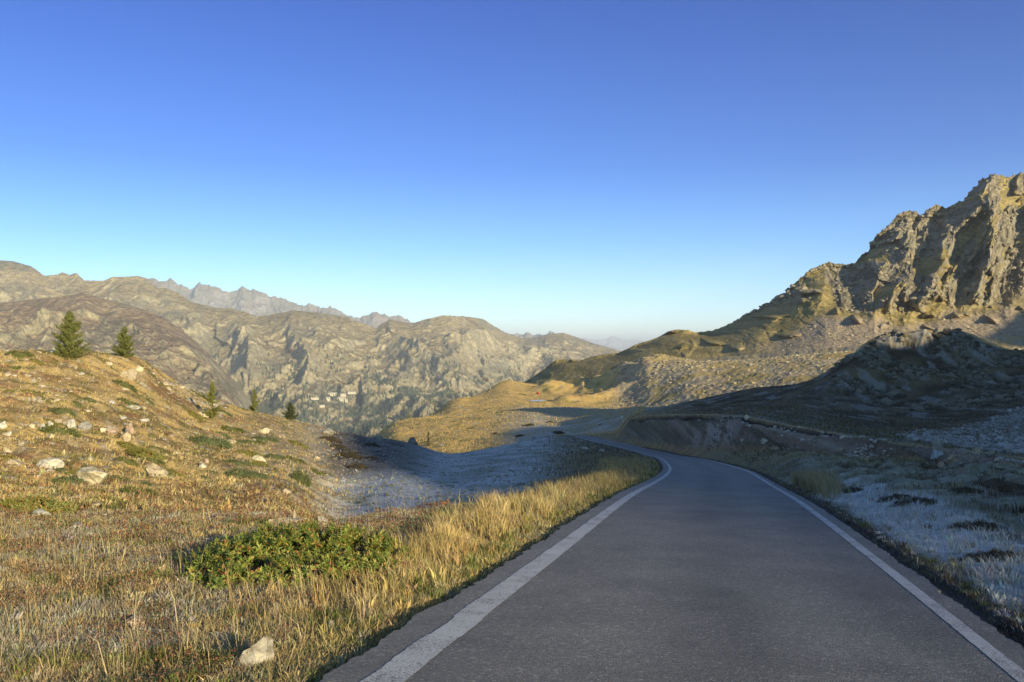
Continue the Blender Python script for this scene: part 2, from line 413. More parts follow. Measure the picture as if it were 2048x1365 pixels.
def ridge_bump(pts, h, wl_, wr_):
    q = np.array([((a - 1024) / F * b, b) for a, b in pts])
    best = np.full(X.shape, 1e9); side = np.zeros(X.shape); along = np.zeros(X.shape)
    reg = (D > 380) & (D < 760) & (X > -40) & (X < 190)
    xs, ys = X[reg], Y[reg]; bb = np.full(xs.shape, 1e9); sg = np.zeros(xs.shape); al_ = np.zeros(xs.shape)
    n = len(q) - 1
    for i in range(n):
        d_ = q[i + 1] - q[i]; L_ = math.hypot(*d_); u = d_ / L_
        t = np.clip(((xs - q[i, 0]) * u[0] + (ys - q[i, 1]) * u[1]), 0, L_)
        ex, ey = xs - q[i, 0] - u[0] * t, ys - q[i, 1] - u[1] * t
        dd = np.hypot(ex, ey); m = dd < bb
        bb = np.where(m, dd, bb); sg = np.where(m, np.sign(ex * u[1] - ey * u[0]), sg); al_ = np.where(m, (i + t / L_) / n, al_)
    w_ = np.where(sg > 0, wr_, wl_)
    out = np.zeros(X.shape); out[reg] = h * np.exp(-np.abs(bb / w_) ** 1.6) * ss(0, .25, al_) * (0.8 + .5 * fbm(xs / 12, ys / 12, 3, 19))
    return out


zn = zn + ridge_bump([(1085, 500), (1150, 508), (1230, 530), (1330, 570)], 5.5, 8, 16)
zn = zn + ridge_bump([(1050, 600), (1120, 610), (1200, 630), (1300, 660)], 7.0, 9, 18)
# --- road bed
lat = np.full(D.shape, 99.0)
sel = (D < 264)
rx = road_x(np.clip(D, 0, 262)); rz = road_z(np.clip(D, 0, 262))
hd = np.arctan((road_x(np.clip(D, 0, 261) + 1) - road_x(np.clip(D, 0, 261))))
lat = np.where(sel, (X - rx) * np.cos(hd), 99.0)
wob = 0.10 * pn(Y / 2.1, X * 0 + .5, 20) + 0.05 * pn(Y / .6, X * 0 + .5, 21)
al = np.abs(lat)
reach = np.where(lat < 0, 3.4 + 0.02 * D, 4.2 - 1.1 * ss(60, 110, D) + 0.02 * D * (1 - ss(60, 110, D)))
k = 1 - ss(2.3, reach, al)
fade = 1 - ss(258, 264, D)
k = k * fade
base = np.where(al < 2.42, rz - 0.10, rz - 0.05 - 0.03 * np.clip(al - 2.4, 0, 1))
zfin = Zg + zn * (1 - 0.75 * (1 - ss(2.4, 7, al)) * fade)
Zg2 = zfin * (1 - k) + base * k
Zg2 = np.where((al < 2.42) & sel & (D < 262), rz - 0.10, Zg2)

pq = np.hypot((X - 15) / 6.5, (Y - 512) / 15.0)
Zg2 = Zg2 * ss(0.95, 1.7, pq) - 29.4 * (1 - ss(0.95, 1.7, pq))
# --- colours
def n1(s, sx, sy=None, o=4): return fbm(X / s * sx, Y / s * (sy or sx), o, int(s * 10) + 50)
gold = np.array([0.46, 0.32, 0.125]); straw = np.array([0.42, 0.31, 0.15]); olive = np.array([0.12, 0.115, 0.03])
heath = np.array([0.13, 0.085, 0.05]); rust = np.array([0.22, 0.10, 0.05]); frost = np.array([0.50, 0.48, 0.44])
soil = np.array([0.07, 0.05, 0.035]); stone = np.array([0.42, 0.36, 0.27]); grey = np.array([0.21, 0.195, 0.165])
pf = np.array([0.30, 0.29, 0.22])
na = fbm(X / 6, Y / 3.5, 4, 60); nb = fbm(X / 2.2 + 5, Y / 1.6, 4, 61); nc = fbm(X / 0.8, Y / 0.8, 3, 62); nd_ = fbm(X / 30, Y / 30, 4, 63)
ne = fbm(X / 3.0, Y / 2.0, 5, 64)
C = np.broadcast_to(np.array([0.25, 0.165, 0.075]), D.shape + (3,)).copy()
C = mix(C, gold, ss(-0.25, 0.35, na + 0.5 * nb) * 0.8)
C = mix(C, heath, ss(0.05, 0.35, nb) * 0.7)
# left hill
Ch = np.broadcast_to(gold * 0.95, C.shape)
Ch = mix(Ch, straw, ss(-0.1, 0.4, nc))
Ch = mix(Ch, heath * 1.5, ss(0.02, 0.26, na) * 0.6)
Ch = mix(Ch, olive * 1.1, ss(0.10, 0.3, nb + 0.4 * nd_) * 0.8)
Ch = mix(Ch, rust, ss(0.18, 0.35, fbm(X / 4, Y / 2.5, 3, 66)) * 0.6)
Ch = mix(Ch, stone * 1.15, ss(0.30, 0.36, fbm(X / 1.6, Y / 0.9, 4, 67) + 0.35 * ss(300, 420, PXg) * ss(7.2, 7.8, T) * (1 - ss(430, 470, PXg))))
# lower slope of hill towards the hollow: paler, frost touched
Ch = mix(Ch, np.array([0.30, 0.245, 0.16]), ss(380, 620, PXg) * (1 - ss(6.8, 8.3, T)) * 0.7)
C = mix(C, Ch, hillm)
# frosty hollow
fz = ss(3.6, 4.6, T) * (1 - ss(8.6, 9.1, T)) * ss(600, 740, PXg + (T - 6) * 8 + 60 * nb) * (1 - ss(1080, 1270, PXg + 40 * nb))
fcol = mix(mix(np.array([0.30, 0.31, 0.25]), np.broadcast_to(frost, C.shape), ss(-0.35, 0.25, fbm(X / 5, Y / 9, 4, 70) + 0.25 * ss(1000, 760, PXg))), olive * 1.4, ss(0.12, 0.4, fbm(X / 2.4, Y / 3.4, 4, 71)) * 0.4)
C = mix(C, fcol, fz)
# dark heather on the lip of the hollow and beside the bend
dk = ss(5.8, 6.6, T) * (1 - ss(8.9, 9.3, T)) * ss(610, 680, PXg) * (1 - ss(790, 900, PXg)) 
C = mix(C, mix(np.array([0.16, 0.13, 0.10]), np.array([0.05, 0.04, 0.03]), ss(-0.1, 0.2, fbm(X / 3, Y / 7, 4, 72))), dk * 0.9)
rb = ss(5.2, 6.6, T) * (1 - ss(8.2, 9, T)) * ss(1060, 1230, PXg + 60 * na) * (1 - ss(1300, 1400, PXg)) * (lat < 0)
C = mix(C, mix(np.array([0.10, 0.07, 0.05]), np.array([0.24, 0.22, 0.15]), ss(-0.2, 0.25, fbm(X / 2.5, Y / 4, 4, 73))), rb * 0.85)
# middle hillside
gm = ss(9.6, 10.4, T)
Cm = mix(np.array([0.53, 0.345, 0.115]), np.array([0.42, 0.29, 0.11]), ss(-0.2, 0.35, fbm(X / 14, Y / 20, 4, 74)))
Cm = mix(Cm, olive * 1.5, ss(0.16, 0.3, fbm(X / 9, Y / 10, 5, 75)) * 0.65)
Cm = mix(Cm, stone * 1.1, ss(0.36, 0.40, fbm(X / 4, Y / 4, 4, 76)))
C = mix(C, Cm, gm)
# frosty flat between the middle hillside and the road
ff = ss(9.8, 10.6, T) * (1 - ss(13.4, 14.1, T)) * ss(960, 1080, PXg) * (1 - ss(1300, 1460, PXg))
C = mix(C, mix(np.array([0.26, 0.25, 0.18]), frost * 0.8, ss(0.3, -0.35, (LP - 850) * -0.02 + fbm(X / 12, Y / 14, 4, 77))), ff * 0.85)
# shelf and knoll
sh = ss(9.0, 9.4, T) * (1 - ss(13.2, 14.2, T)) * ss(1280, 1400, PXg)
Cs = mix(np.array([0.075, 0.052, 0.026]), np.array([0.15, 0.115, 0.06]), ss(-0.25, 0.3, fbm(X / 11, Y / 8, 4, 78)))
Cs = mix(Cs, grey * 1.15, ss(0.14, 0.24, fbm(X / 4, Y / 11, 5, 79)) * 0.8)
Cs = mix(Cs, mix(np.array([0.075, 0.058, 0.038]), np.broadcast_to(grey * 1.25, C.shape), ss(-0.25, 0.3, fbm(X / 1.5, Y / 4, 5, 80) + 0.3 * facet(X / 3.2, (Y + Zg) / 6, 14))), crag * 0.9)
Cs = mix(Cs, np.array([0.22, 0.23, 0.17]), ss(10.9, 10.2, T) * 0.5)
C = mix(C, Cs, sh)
topg = ss(12.86, 12.97, T) * (1 - ss(13.9, 14.2, T)) * ss(1600, 1700, PXg)
C = mix(C, gold * 1.1, topg)  # gold painted along the knoll crest for its sunlit rim
# scree on the right of the shelf
scr = ss(9.35, 9.6, T) * (1 - ss(11.1, 11.5, T + (2048 - PXg) / 260.)) * ss(1790, 1860, PXg)
C = mix(C, mix(grey * 0.75, np.broadcast_to(grey * 1.5, C.shape), ss(-0.3, 0.3, fbm(X / 0.9, Y / 1.4, 3, 81))), scr)
# moraine
Cmor = mix(np.array([0.28, 0.22, 0.135]), np.array([0.40, 0.325, 0.205]), ss(-0.3, 0.3, fbm(X / 2.5, Y / 4, 4, 82)))
Cmor = mix(Cmor, np.array([0.34, 0.24, 0.155]), ss(0.0, 0.3, fbm(X / 18, Y / 18, 3, 83)) * 0.6)
Cmor = mix(Cmor, np.array([0.34, 0.25, 0.095]), ss(-0.05, 0.14, fbm(X / 22, Y / 16, 4, 84)) * 0.85 * ss(1260, 1330, PXg))
C = mix(C, Cmor, mor)
# embankment
Ce = mix(np.array([0.14, 0.10, 0.065]), np.array([0.27, 0.215, 0.155]), ss(-0.25, 0.3, fbm(X / 4, Zg / 1.6, 4, 85)))
Ce = mix(Ce, np.array([0.40, 0.36, 0.30]), np.exp(-((PXg - 1440) / 50.) ** 2) * 0.75 * ss(-.35, .1, fbm(X / 2.5, Y / 5, 4, 310)))
Ce = mix(Ce, np.array([0.15, 0.135, 0.085]), ss(1380, 1300, PXg) * 0.5)
Ce = mix(Ce, np.array([0.10, 0.085, 0.045]), ss(0.0, 0.2, fbm(X / 3.4, Zg / 1.5, 4, 312)) * 0.75)
C = mix(C, Ce, emb)
C = mix(C, np.broadcast_to(soil * 0.4, C.shape), np.clip(lip * 1.7 * lipn, 0, 1))  # bare soil under the turf lip, blackened to paint in the lip's shade
C = mix(C, np.array([0.34, 0.28, 0.15]), np.exp(-((T - 9.06) / 0.06) ** 2) * ss(1230, 1290, PXg) * 0.8)
# verge and meadow on the right
rg = (1 - ss(7.9, 8.25, T)) * ss(1.0, 2.0, lat) * ss(1380, 1440, PXg)
Cr = mix(np.array([0.15, 0.125, 0.075]), np.array([0.26, 0.25, 0.185]), ss(-0.3, 0.2, fbm(X / 2.2, Y / 1.6, 4, 86)) * ss(1450, 1640, PXg))
Cr = mix(Cr, np.array([0.07, 0.045, 0.03]), ss(0.08, 0.26, fbm(X / 2.6 + 3, Y / 1.5, 4, 87)) * 0.9 * ss(4.5, 7, lat))
yl = ss(6.0, 6.9, T) * (1 - ss(7.9, 8.3, T)) * (1 - ss(1700, 1850, PXg))
Cr = mix(Cr, np.array([0.27, 0.23, 0.12]), yl * 0.7)
fs = np.exp(-((lat - 3.6 - 0.4 * pn(Y / 3, Y * 0, 90)) / 1.0) ** 2) * (1 - ss(4.3, 5.2, T)) * ss(6.5, 9, D)
Cr = mix(Cr, frost * 1.12, np.clip(fs * 1.3, 0, 1))
C = mix(C, Cr, rg)
# dirt beside the asphalt
ed = np.exp(-((al - 2.45) / 0.22) ** 2) * sel
C = mix(C, soil * 0.9, np.clip(ed * 1.2, 0, 0.9))
gr = np.exp(-((lat + 2.95) / 0.35) ** 2) * sel * (1 - ss(50, 80, D))
C = mix(C, np.array([0.13, 0.15, 0.04]), gr * 0.7)
C = np.clip(C * (1 + 0.25 * nc[..., None] * (1 - ss(60, 100, D))[..., None]), 0.015, 0.7)

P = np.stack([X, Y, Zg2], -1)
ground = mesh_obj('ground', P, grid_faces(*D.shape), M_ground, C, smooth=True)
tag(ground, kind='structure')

# lookup tables on the finished ground
NL = 2600
lg = np.linspace(math.log(2.0), math.log(1190.0), NL)
LDf = np.log(D)
ZT = np.empty((len(PX), NL), np.float32)
for c in range(len(PX)):
    ZT[c] = np.interp(lg, LDf[:, c], Zg2[:, c])


def gh(x, y):
    x = np.asarray(x, float); y = np.asarray(y, float)
    px = 1024 + F * x / y
    c = np.interp(px, PX, np.arange(len(PX)))
    m = (np.log(np.clip(y, 2, 1189)) - lg[0]) / (lg[1] - lg[0])
    c0 = np.clip(c.astype(int), 0, len(PX) - 2); m0 = np.clip(m.astype(int), 0, NL - 2)
    fc = c - c0; fm = m - m0
    return ((ZT[c0, m0] * (1 - fc) + ZT[c0 + 1, m0] * fc) * (1 - fm)
            + (ZT[c0, m0 + 1] * (1 - fc) + ZT[c0 + 1, m0 + 1] * fc) * fm)


dl = np.exp(lg)
def hit(px, py, dmin=3.0, dmax=1e9):
    c = int(round(float(np.interp(px, PX, np.arange(len(PX))))))
    prof = HY - F * ZT[c] / dl
    ok = np.nonzero((prof <= py) & (dl > dmin) & (dl < dmax))[0]
    i = ok[0] if len(ok) else int(np.argmin(np.where((dl > dmin) & (dl < dmax), prof, 1e9)))
    d = dl[i]
    return (px - 1024) / F * d, d, float(ZT[c, i])


# ------------------------------------------------------------------ ground behind and beside the camera
gy, gx = np.meshgrid(np.linspace(-70, 2.2, 60), np.linspace(-90, 90, 90), indexing='ij')
gz = pchip(RY, RZ, gy.ravel()).reshape(gy.shape) * 0.35 - 1.15
gz = np.minimum(gz, 4) + 0.02 * np.clip(gx - 4, 0, None) + 0.2 * fbm(gx / 8, gy / 8, 3, 3) * ss(3, 8, np.abs(gx))
lb = np.abs(gx - road_x(gy))
gz = gz * ss(2.4, 5, lb) + (road_z(gy) - 0.15) * (1 - ss(2.4, 5, lb))
gz = np.where(gy > 1.6, np.minimum(gz, -2.0), gz)
bk = mesh_obj('field', np.stack([gx, gy, gz], -1), grid_faces(*gx.shape), M_ground,
              np.broadcast_to(gold * 0.7, gx.shape + (3,)), smooth=True)
tag(bk, kind='structure')
# the valley floor that closes the view down to the horizon
a_ = 130000.0
vy, vx = np.meshgrid(np.array([-20000, 900, 2500, 4000, 9000, 20000, 45000, a_]), np.linspace(-90000, 90000, 40), indexing='ij')
vz = np.full(vx.shape, -760.0)
vf = mesh_obj('valley_floor', np.stack([vx, vy, vz], -1), grid_faces(*vx.shape), M_far,
              np.broadcast_to(np.array([0.07, 0.085, 0.05]), vx.shape + (3,)), smooth=True)
tag(vf, kind='structure')

# ------------------------------------------------------------------ road
def road_strip(name, y, l0, l1, lift, mat, skirt=0.0, kind='structure', nlat=2, tracks=False):
    h = np.arctan(road_x(np.clip(y, -60, 261) + .5) - road_x(np.clip(y, -60, 261) - .5) if True else 0)
    cx, cz = road_x(y), road_z(y)
    lats = [l0 * (1 - f) + l1 * f for f in np.linspace(0, 1, nlat)]
    rows = []
    if skirt: rows.append((lats[0], -skirt))
    rows += [(l, lift) for l in lats]
    if skirt: rows.append((lats[-1], -skirt))
    V = np.stack([np.stack([cx + l * np.cos(h), y - l * np.sin(h), cz + lf], -1) for l, lf in rows], 1)
    col = None
    if tracks:                                  # tyre-polished lanes, dusty edges, a few darker repairs
        lt_ = np.stack([np.broadcast_to(l, y.shape) for l, lf in rows], 1); yy = y[:, None] * np.ones(lt_.shape)
        b = 1 + .10 * np.exp(-((np.abs(lt_) - .85) / .32) ** 2) - .07 * np.exp(-(lt_ / .3) ** 2) + .10 * fbm(lt_ / .8, yy / 5, 4, 320)
        b = b - .09 * ss(.24, .34, fbm(lt_ / 1.1 + 3, yy / 3.2, 2, 321)) + .16 * ss(1.95, 2.35, np.abs(lt_)) * ss(-.1, .3, pn(yy / .8, lt_ * 2, 322))
        col = np.repeat(np.clip(b, .5, 1.5)[..., None] * .5, 3, -1)
    o = mesh_obj(name, V, grid_faces(V.shape[0], V.shape[1]), mat, col, smooth=False)
    tag(o, kind=kind)
    return o


def asphalt_material():
    m = bpy.data.materials.new('asphalt'); m.use_nodes = True
    t = m.node_tree; n = t.nodes; L = t.links; b = n['Principled BSDF']
    tc = n.new('ShaderNodeTexCoord')
    vo = n.new('ShaderNodeTexVoronoi'); vo.inputs['Scale'].default_value = 62
    L.new(tc.outputs['Object'], vo.inputs['Vector'])
    cr = n.new('ShaderNodeValToRGB')
    e = cr.color_ramp.elements
    e[0].position = 0.0; e[0].color = (0.108, 0.096, 0.076, 1)
    e[1].position = 1.0; e[1].color = (0.34, 0.29, 0.23, 1)
    cr.color_ramp.elements.new(0.93).color = (0.19, 0.17, 0.138, 1)
    sp = n.new('ShaderNodeSeparateColor'); L.new(vo.outputs['Color'], sp.inputs[0]); L.new(sp.outputs[0], cr.inputs[0])
    nz = n.new('ShaderNodeTexNoise'); nz.inputs['Scale'].default_value = 0.9; nz.inputs['Detail'].default_value = 7
    nz.inputs['Roughness'].default_value = 0.7
    L.new(tc.outputs['Object'], nz.inputs['Vector'])
    mr = n.new('ShaderNodeMapRange'); mr.inputs['From Min'].default_value = .3; mr.inputs['From Max'].default_value = .7
    mr.inputs['To Min'].default_value = 0.78; mr.inputs['To Max'].default_value = 1.22
    L.new(nz.outputs['Fac'], mr.inputs['Value'])
    vm = n.new('ShaderNodeVectorMath'); vm.operation = 'SCALE'
    L.new(cr.outputs[0], vm.inputs[0]); L.new(mr.outputs[0], vm.inputs['Scale'])
    at = n.new('ShaderNodeAttribute'); at.attribute_name = 'Col'
    v2 = n.new('ShaderNodeVectorMath'); v2.operation = 'MULTIPLY'; v3 = n.new('ShaderNodeVectorMath'); v3.operation = 'SCALE'
    v3.inputs['Scale'].default_value = 2.3
    L.new(vm.outputs[0], v2.inputs[0]); L.new(at.outputs['Color'], v2.inputs[1]); L.new(v2.outputs[0], v3.inputs[0])
    L.new(v3.outputs[0], b.inputs['Base Color'])
    b.inputs['Roughness'].default_value = 0.75; b.inputs['Specular IOR Level'].default_value = 0.35
    nf = n.new('ShaderNodeTexNoise'); nf.inputs['Scale'].default_value = 110; nf.inputs['Detail'].default_value = 3
    L.new(tc.outputs['Object'], nf.inputs['Vector'])
    ad = n.new('ShaderNodeMath'); ad.operation = 'SUBTRACT'
    L.new(nf.outputs['Fac'], ad.inputs[0]); L.new(vo.outputs['Distance'], ad.inputs[1])
    bp = n.new('ShaderNodeBump'); bp.inputs['Strength'].default_value = 0.55; bp.inputs['Distance'].default_value = 0.006
    L.new(ad.outputs[0], bp.inputs['Height']); L.new(bp.outputs[0], b.inputs['Normal'])
    return m


def line_material():
    m = bpy.data.materials.new('worn_white_paint'); m.use_nodes = True
    t = m.node_tree; n = t.nodes; L = t.links; b = n['Principled BSDF']
    tc = n.new('ShaderNodeTexCoord')
    nz = n.new('ShaderNodeTexNoise'); nz.inputs['Scale'].default_value = 60; nz.inputs['Detail'].default_value = 6
    nz.inputs['Roughness'].default_value = 0.7
    L.new(tc.outputs['Object'], nz.inputs['Vector'])
    n2 = n.new('ShaderNodeTexNoise'); n2.inputs['Scale'].default_value = 3; n2.inputs['Detail'].default_value = 3
    L.new(tc.outputs['Object'], n2.inputs['Vector'])
    ad = n.new('ShaderNodeMath'); ad.operation = 'ADD'; L.new(nz.outputs['Fac'], ad.inputs[0]); L.new(n2.outputs['Fac'], ad.inputs[1])
    cr = n.new('ShaderNodeValToRGB'); e = cr.color_ramp.elements
    e[0].position = 0.43; e[0].color = (0.17, 0.15, 0.13, 1)
    e[1].position = 0.50; e[1].color = (0.50, 0.475, 0.43, 1)
    hm = n.new('ShaderNodeMath'); hm.operation = 'MULTIPLY'; hm.inputs[1].default_value = 0.77
    n2m = n.new('ShaderNodeMath'); n2m.operation = 'MULTIPLY'; n2m.inputs[1].default_value = 0.3
    L.new(n2.outputs['Fac'], n2m.inputs[0]); L.new(n2m.outputs[0], ad.inputs[1])
    L.new(ad.outputs[0], hm.inputs[0]); L.new(hm.outputs[0], cr.inputs[0]); L.new(cr.outputs[0], b.inputs['Base Color'])
    b.inputs['Roughness'].default_value = 0.8
    bp = n.new('ShaderNodeBump'); bp.inputs['Strength'].default_value = 0.4; bp.inputs['Distance'].default_value = 0.004
    L.new(nz.outputs['Fac'], bp.inputs['Height']); L.new(bp.outputs[0], b.inputs['Normal'])
    return m


M_asph, M_line = asphalt_material(), line_material()
ry = np.concatenate([np.arange(-55, 2, 1.0), np.geomspace(2, 261, 1500)])
lw = 0.05 * pn(ry / 1.3, ry * 0, 20) + 0.035 * pn(ry / .35, ry * 0 + .5, 21) + 0.035 * pn(ry / .11, ry * 0 + .5, 22)
rw = 0.04 * pn(ry / 1.1, ry * 0 + 9, 23) + 0.03 * pn(ry / .3, ry * 0 + 4, 24) + 0.03 * pn(ry / .11, ry * 0 + 4, 25)
road_strip('road', ry, -2.40 + lw, 2.24 + rw, 0.0, M_asph, skirt=0.14, nlat=41, tracks=True)
wl = np.interp(ry, [0, 9, 25, 60], [0.135, 0.125, 0.09, 0.075])
st_ = np.where((ry > 6.25) & (ry < 6.9), 0.02, 0.0) + 0.008 * pn(ry / .12, ry * 0, 31) + 0.014 * pn(ry / .7, ry * 0, 32)
road_strip('road_line', ry, -2.02 - wl + st_, -2.02 + wl + 0.5 * st_, 0.004, M_line)
wr = np.interp(ry, [0, 20, 60], [0.062, 0.07, 0.07])
jr = 0.006 * pn(ry / .2, ry * 0, 33)
road_strip('road_line', ry, 1.97 - wr + jr, 1.97 + wr - jr, 0.004, M_line)

# ------------------------------------------------------------------ mountains
def lerp_list(pts, px): 
    a = np.array(pts, float); return np.interp(px, a[:, 0], a[:, 1])


def mountain(name, px, rows, mat, relief, colour, R, back=0.35, smooth=True, radial=False):
    """rows: list from base to crest of (depth(px), py(px)) arrays; lofted, then real relief added as height and as depth"""
    n = len(rows)
    KDm = np.log(np.stack([r[0] for r in rows])); KPm = np.stack([r[1] for r in rows])
    tt = np.linspace(0, n - 1, R)
    ld = pchip(np.arange(n, dtype=float), KDm, tt); lp = pchip(np.arange(n, dtype=float), KPm, tt)
    d = np.exp(ld); x = (px[None, :] - 1024) / F * d; z = (HY - lp) / F * d
    s = (tt / (n - 1))[:, None] * np.ones_like(d)
    dx, dy, dz = relief(x, d, z, s)
    top = np.clip((1 - s) * 7, 0, 1)
    if radial:
        kf = 1 + dy * (0.45 + 0.55 * top) / d
        x = x * kf + dx * top; y = d * kf; z = z * kf + dz * top
    else:
        x = x + dx * top; y = d + dy * (0.3 + 0.7 * top); z = z + dz * (0.12 + 0.88 * top)
    # back side, so that the crest has a body behind it
    nb_ = 8
    xs = [x]; ys = [y]; zs = [z]
    hgt = np.maximum(z[-1] - z[0], 20)
    bx = []
    for i in range(1, nb_ + 1):
        f = i / nb_
        sc_ = 1 + back * f * 0.5
        xs.append((x[-1] * sc_)[None]); ys.append((y[-1] * sc_)[None]); zs.append((z[-1] - hgt * f ** 1.0 * 0.9)[None])
    xx, yy, zz = np.concatenate(xs), np.concatenate(ys), np.concatenate(zs)
    sb = np.concatenate([s, np.ones((nb_, len(px)))])
    P_ = np.stack([xx, yy, zz], -1)
    gu = np.gradient(P_, axis=1); gv = np.gradient(P_, axis=0)
    nn = np.cross(gu, gv); nn /= np.linalg.norm(nn, axis=-1, keepdims=True) + 1e-9
    nn = np.where(nn[..., 2:3] < 0, -nn, nn)
    col = colour(xx, yy, zz, sb, nn)
    o = mesh_obj(name, P_, grid_faces(*xx.shape), mat, np.clip(col, 0.01, 0.7), smooth=smooth)
    tag(o, kind='structure')
    return o, P_, nn, sb


# right mountain
sky_r = [(1000, 800), (1030, 780), (1045, 768), (1082, 743), (1113, 719), (1137, 719), (1160, 722), (1185, 713), (1237, 706), (1275, 688), (1300, 681), (1320, 673), (1336, 663), (1357, 659), (1378, 661), (1390, 665), (1411, 664), (1448, 654), (1490, 630), (1531, 610), (1544, 602), (1570, 586), (1588, 567), (1617, 542), (1640, 531), (1658, 524), (1676, 530), (1702, 532), (1723, 511), (1737, 502), (1749, 476), (1761, 463), (1778, 450), (1796, 429), (1816, 420), (1834, 426), (1843, 432), (1855, 420), (1872, 408), (1891, 416), (1916, 404), (1928, 401), (1940, 382), (1954, 370), (1966, 356), (1992, 348), (2010, 354), (2027, 350), (2048, 344), (2200, 300), (2600, 330)]
pm = np.arange(1000, 2620, 1.9)
top_s = lerp_list(sky_r, pm)
top_py = top_s + (3.5 * fbm(pm / 11, pm * 0, 5, 100) - 3.5 * np.clip(ridged(pm / 13, pm * 0, 3, 99), 0, 2)+ 1.5) * ss(1250, 1600, pm)
top_d = lerp_list([(1000, 980), (1150, 930), (1237, 900), (1357, 890), (1500, 890), (1700, 930), (1900, 1010), (2048, 1090), (2600, 1300)], pm)
b_d = lerp_list([(1000, 720), (1150, 690), (1300, 640), (1450, 600), (1600, 560), (1750, 555), (2048, 580), (2600, 600)], pm)
b_py = lerp_list([(1000, 810), (1060, 792), (1150, 782), (1230, 760), (1300, 740), (1450, 735), (1600, 725), (1750, 716), (2048, 720), (2600, 725)], pm)
c_py = lerp_list([(1000, 805), (1060, 775), (1150, 752), (1237, 728), (1300, 712), (1450, 695), (1560, 672), (1650, 640), (1750, 628), (1850, 640), (1950, 622), (2048, 600), (2600, 590)], pm)
c_d = b_d + (top_d - b_d) * 0.42
sm_s = np.convolve(np.pad(top_s, 12, mode='edge'), np.ones(25) / 25, 'valid')
m_py = c_py * 0.5 + sm_s * 0.5 - 6 * ss(1500, 1700, pm)
m_d = c_d + (top_d - c_d) * 0.45
n_py = m_py + (sm_s - m_py) * 0.86 + 3; n_d = m_d + (top_d - m_d) * 0.88


def buttress(x, z):
    n = fbm((x - 1.15 * z) / 34, z / 50, 4, 101)
    return ss(-0.16, -0.04, n)


def cragzone(x, y, z, s):
    return ss(0.40, 0.49, s + 0.10 * fbm(x / 50, z / 40, 3, 109)) * ss(240, 300, x + 60 * (s - .5))


def relief_r(x, y, z, s):
    cz = cragzone(x, y, z, s)
    b = cz * buttress(x, z)
    u = x - 1.15 * z + 5 * fbm(x / 30, z / 30, 3, 119)
    big = ridged(u / 72, z / 420, 2, 102)
    med = ridged(u / 21, z / 120, 3, 103)
    fa = facet(u / 17, z / 30, 31); fb = facet(u / 7, z / 13, 32); fc = facet(u / 3.2, z / 5, 33)
    out = np.clip(fbm(u / 14, z / 12, 2, 108) - 0.30, 0, 1) * 70 * (1 - b) * ss(0.22, 0.34, s)
    ribs = ridged((x - 1.8 * z) / 46, z / 260, 3, 105)
    dy = -cz * 44 * big - b * (12 + 17 * med + 10 * fa + 5 * fb + 2.0 * fc) - (1 - b) * (9 * ribs * ss(0.05, 0.45, s) + 1.0 * fc + 1.2 * fb) - out
    dz = 0 * x
    dx = 0 * x
    return dx, dy, dz


def colour_r(x, y, z, s, nn):
    steep = 1 - nn[..., 2]
    rockc = mix(np.array([0.125, 0.108, 0.072]), np.array([0.30, 0.25, 0.175]), ss(-0.25, 0.25, fbm((x - 1.15 * z) / 7, z / 16, 5, 110)))
    rockc = mix(rockc, np.array([0.25, 0.235, 0.165]), ss(0.0, 0.3, fbm(x / 40, z / 40, 3, 111)) * 0.6)
    grassc = mix(np.array([0.21, 0.165, 0.06]), np.array([0.34, 0.26, 0.105]), ss(-0.3, 0.3, fbm(x / 18, z / 7, 5, 112)))
    grassc = mix(grassc, np.array([0.17, 0.145, 0.05]), ss(0.1, 0.35, fbm(x / 10, z / 6, 4, 118)) * .6)
    screec = mix(np.array([0.32, 0.24, 0.165]), np.array([0.40, 0.32, 0.225]), ss(-0.3, 0.3, fbm(x / 3, y / 5, 4, 113)))
    cz = cragzone(x, y, z, s)
    r = np.clip(cz * ss(0.3, 0.8, buttress(x, z) + 0.35 * fbm(x / 7, z / 6, 4, 114)) + ss(0.62, 0.75, steep), 0, 1)
    c = mix(grassc, rockc, r)
    sm_ = ss(0.45, 0.32, s + 0.16 * fbm((x - 1.7 * z) / 40, z / 60, 4, 115)) * ss(1400 - 1024, 1640 - 1024, (x / y * F))
    c = mix(c, screec, sm_ * 0.9)
    return c


mt, MP, MN, MS = mountain('mountain', pm, [(b_d, b_py), (b_d + (c_d - b_d) * .5, b_py * .5 + c_py * .5 + 2), (c_d, c_py), (m_d, m_py), (n_d, n_py), (top_d, top_py)], M_mount, relief_r, colour_r, 420, smooth=False, radial=True)

# far ranges
def far_relief(w, amp, seed, lean=0.25):
    def f(x, y, z, s):
        u = x + lean * z
        big = ridged(u / w, (y) / (w * 2.2), 5, seed)
        med = ridged(u / (w * .23), y / (w * .4), 4, seed + 1)
        q = np.sin(np.clip(s, 0, 1) * math.pi) ** 0.6
        fa = facet(u / (w * .34), z / (w * .30), seed + 2); fb = facet(u / (w * .11), z / (w * .10), seed + 3)
        return 0 * x, -amp * (0.75 * big * q + 0.16 * med + (0.22 * fa + 0.09 * fb) * (.3 + .7 * q)), amp * (0.65 * big * q + 0.08 * med * q + 0.05 * fa * q)
    return f


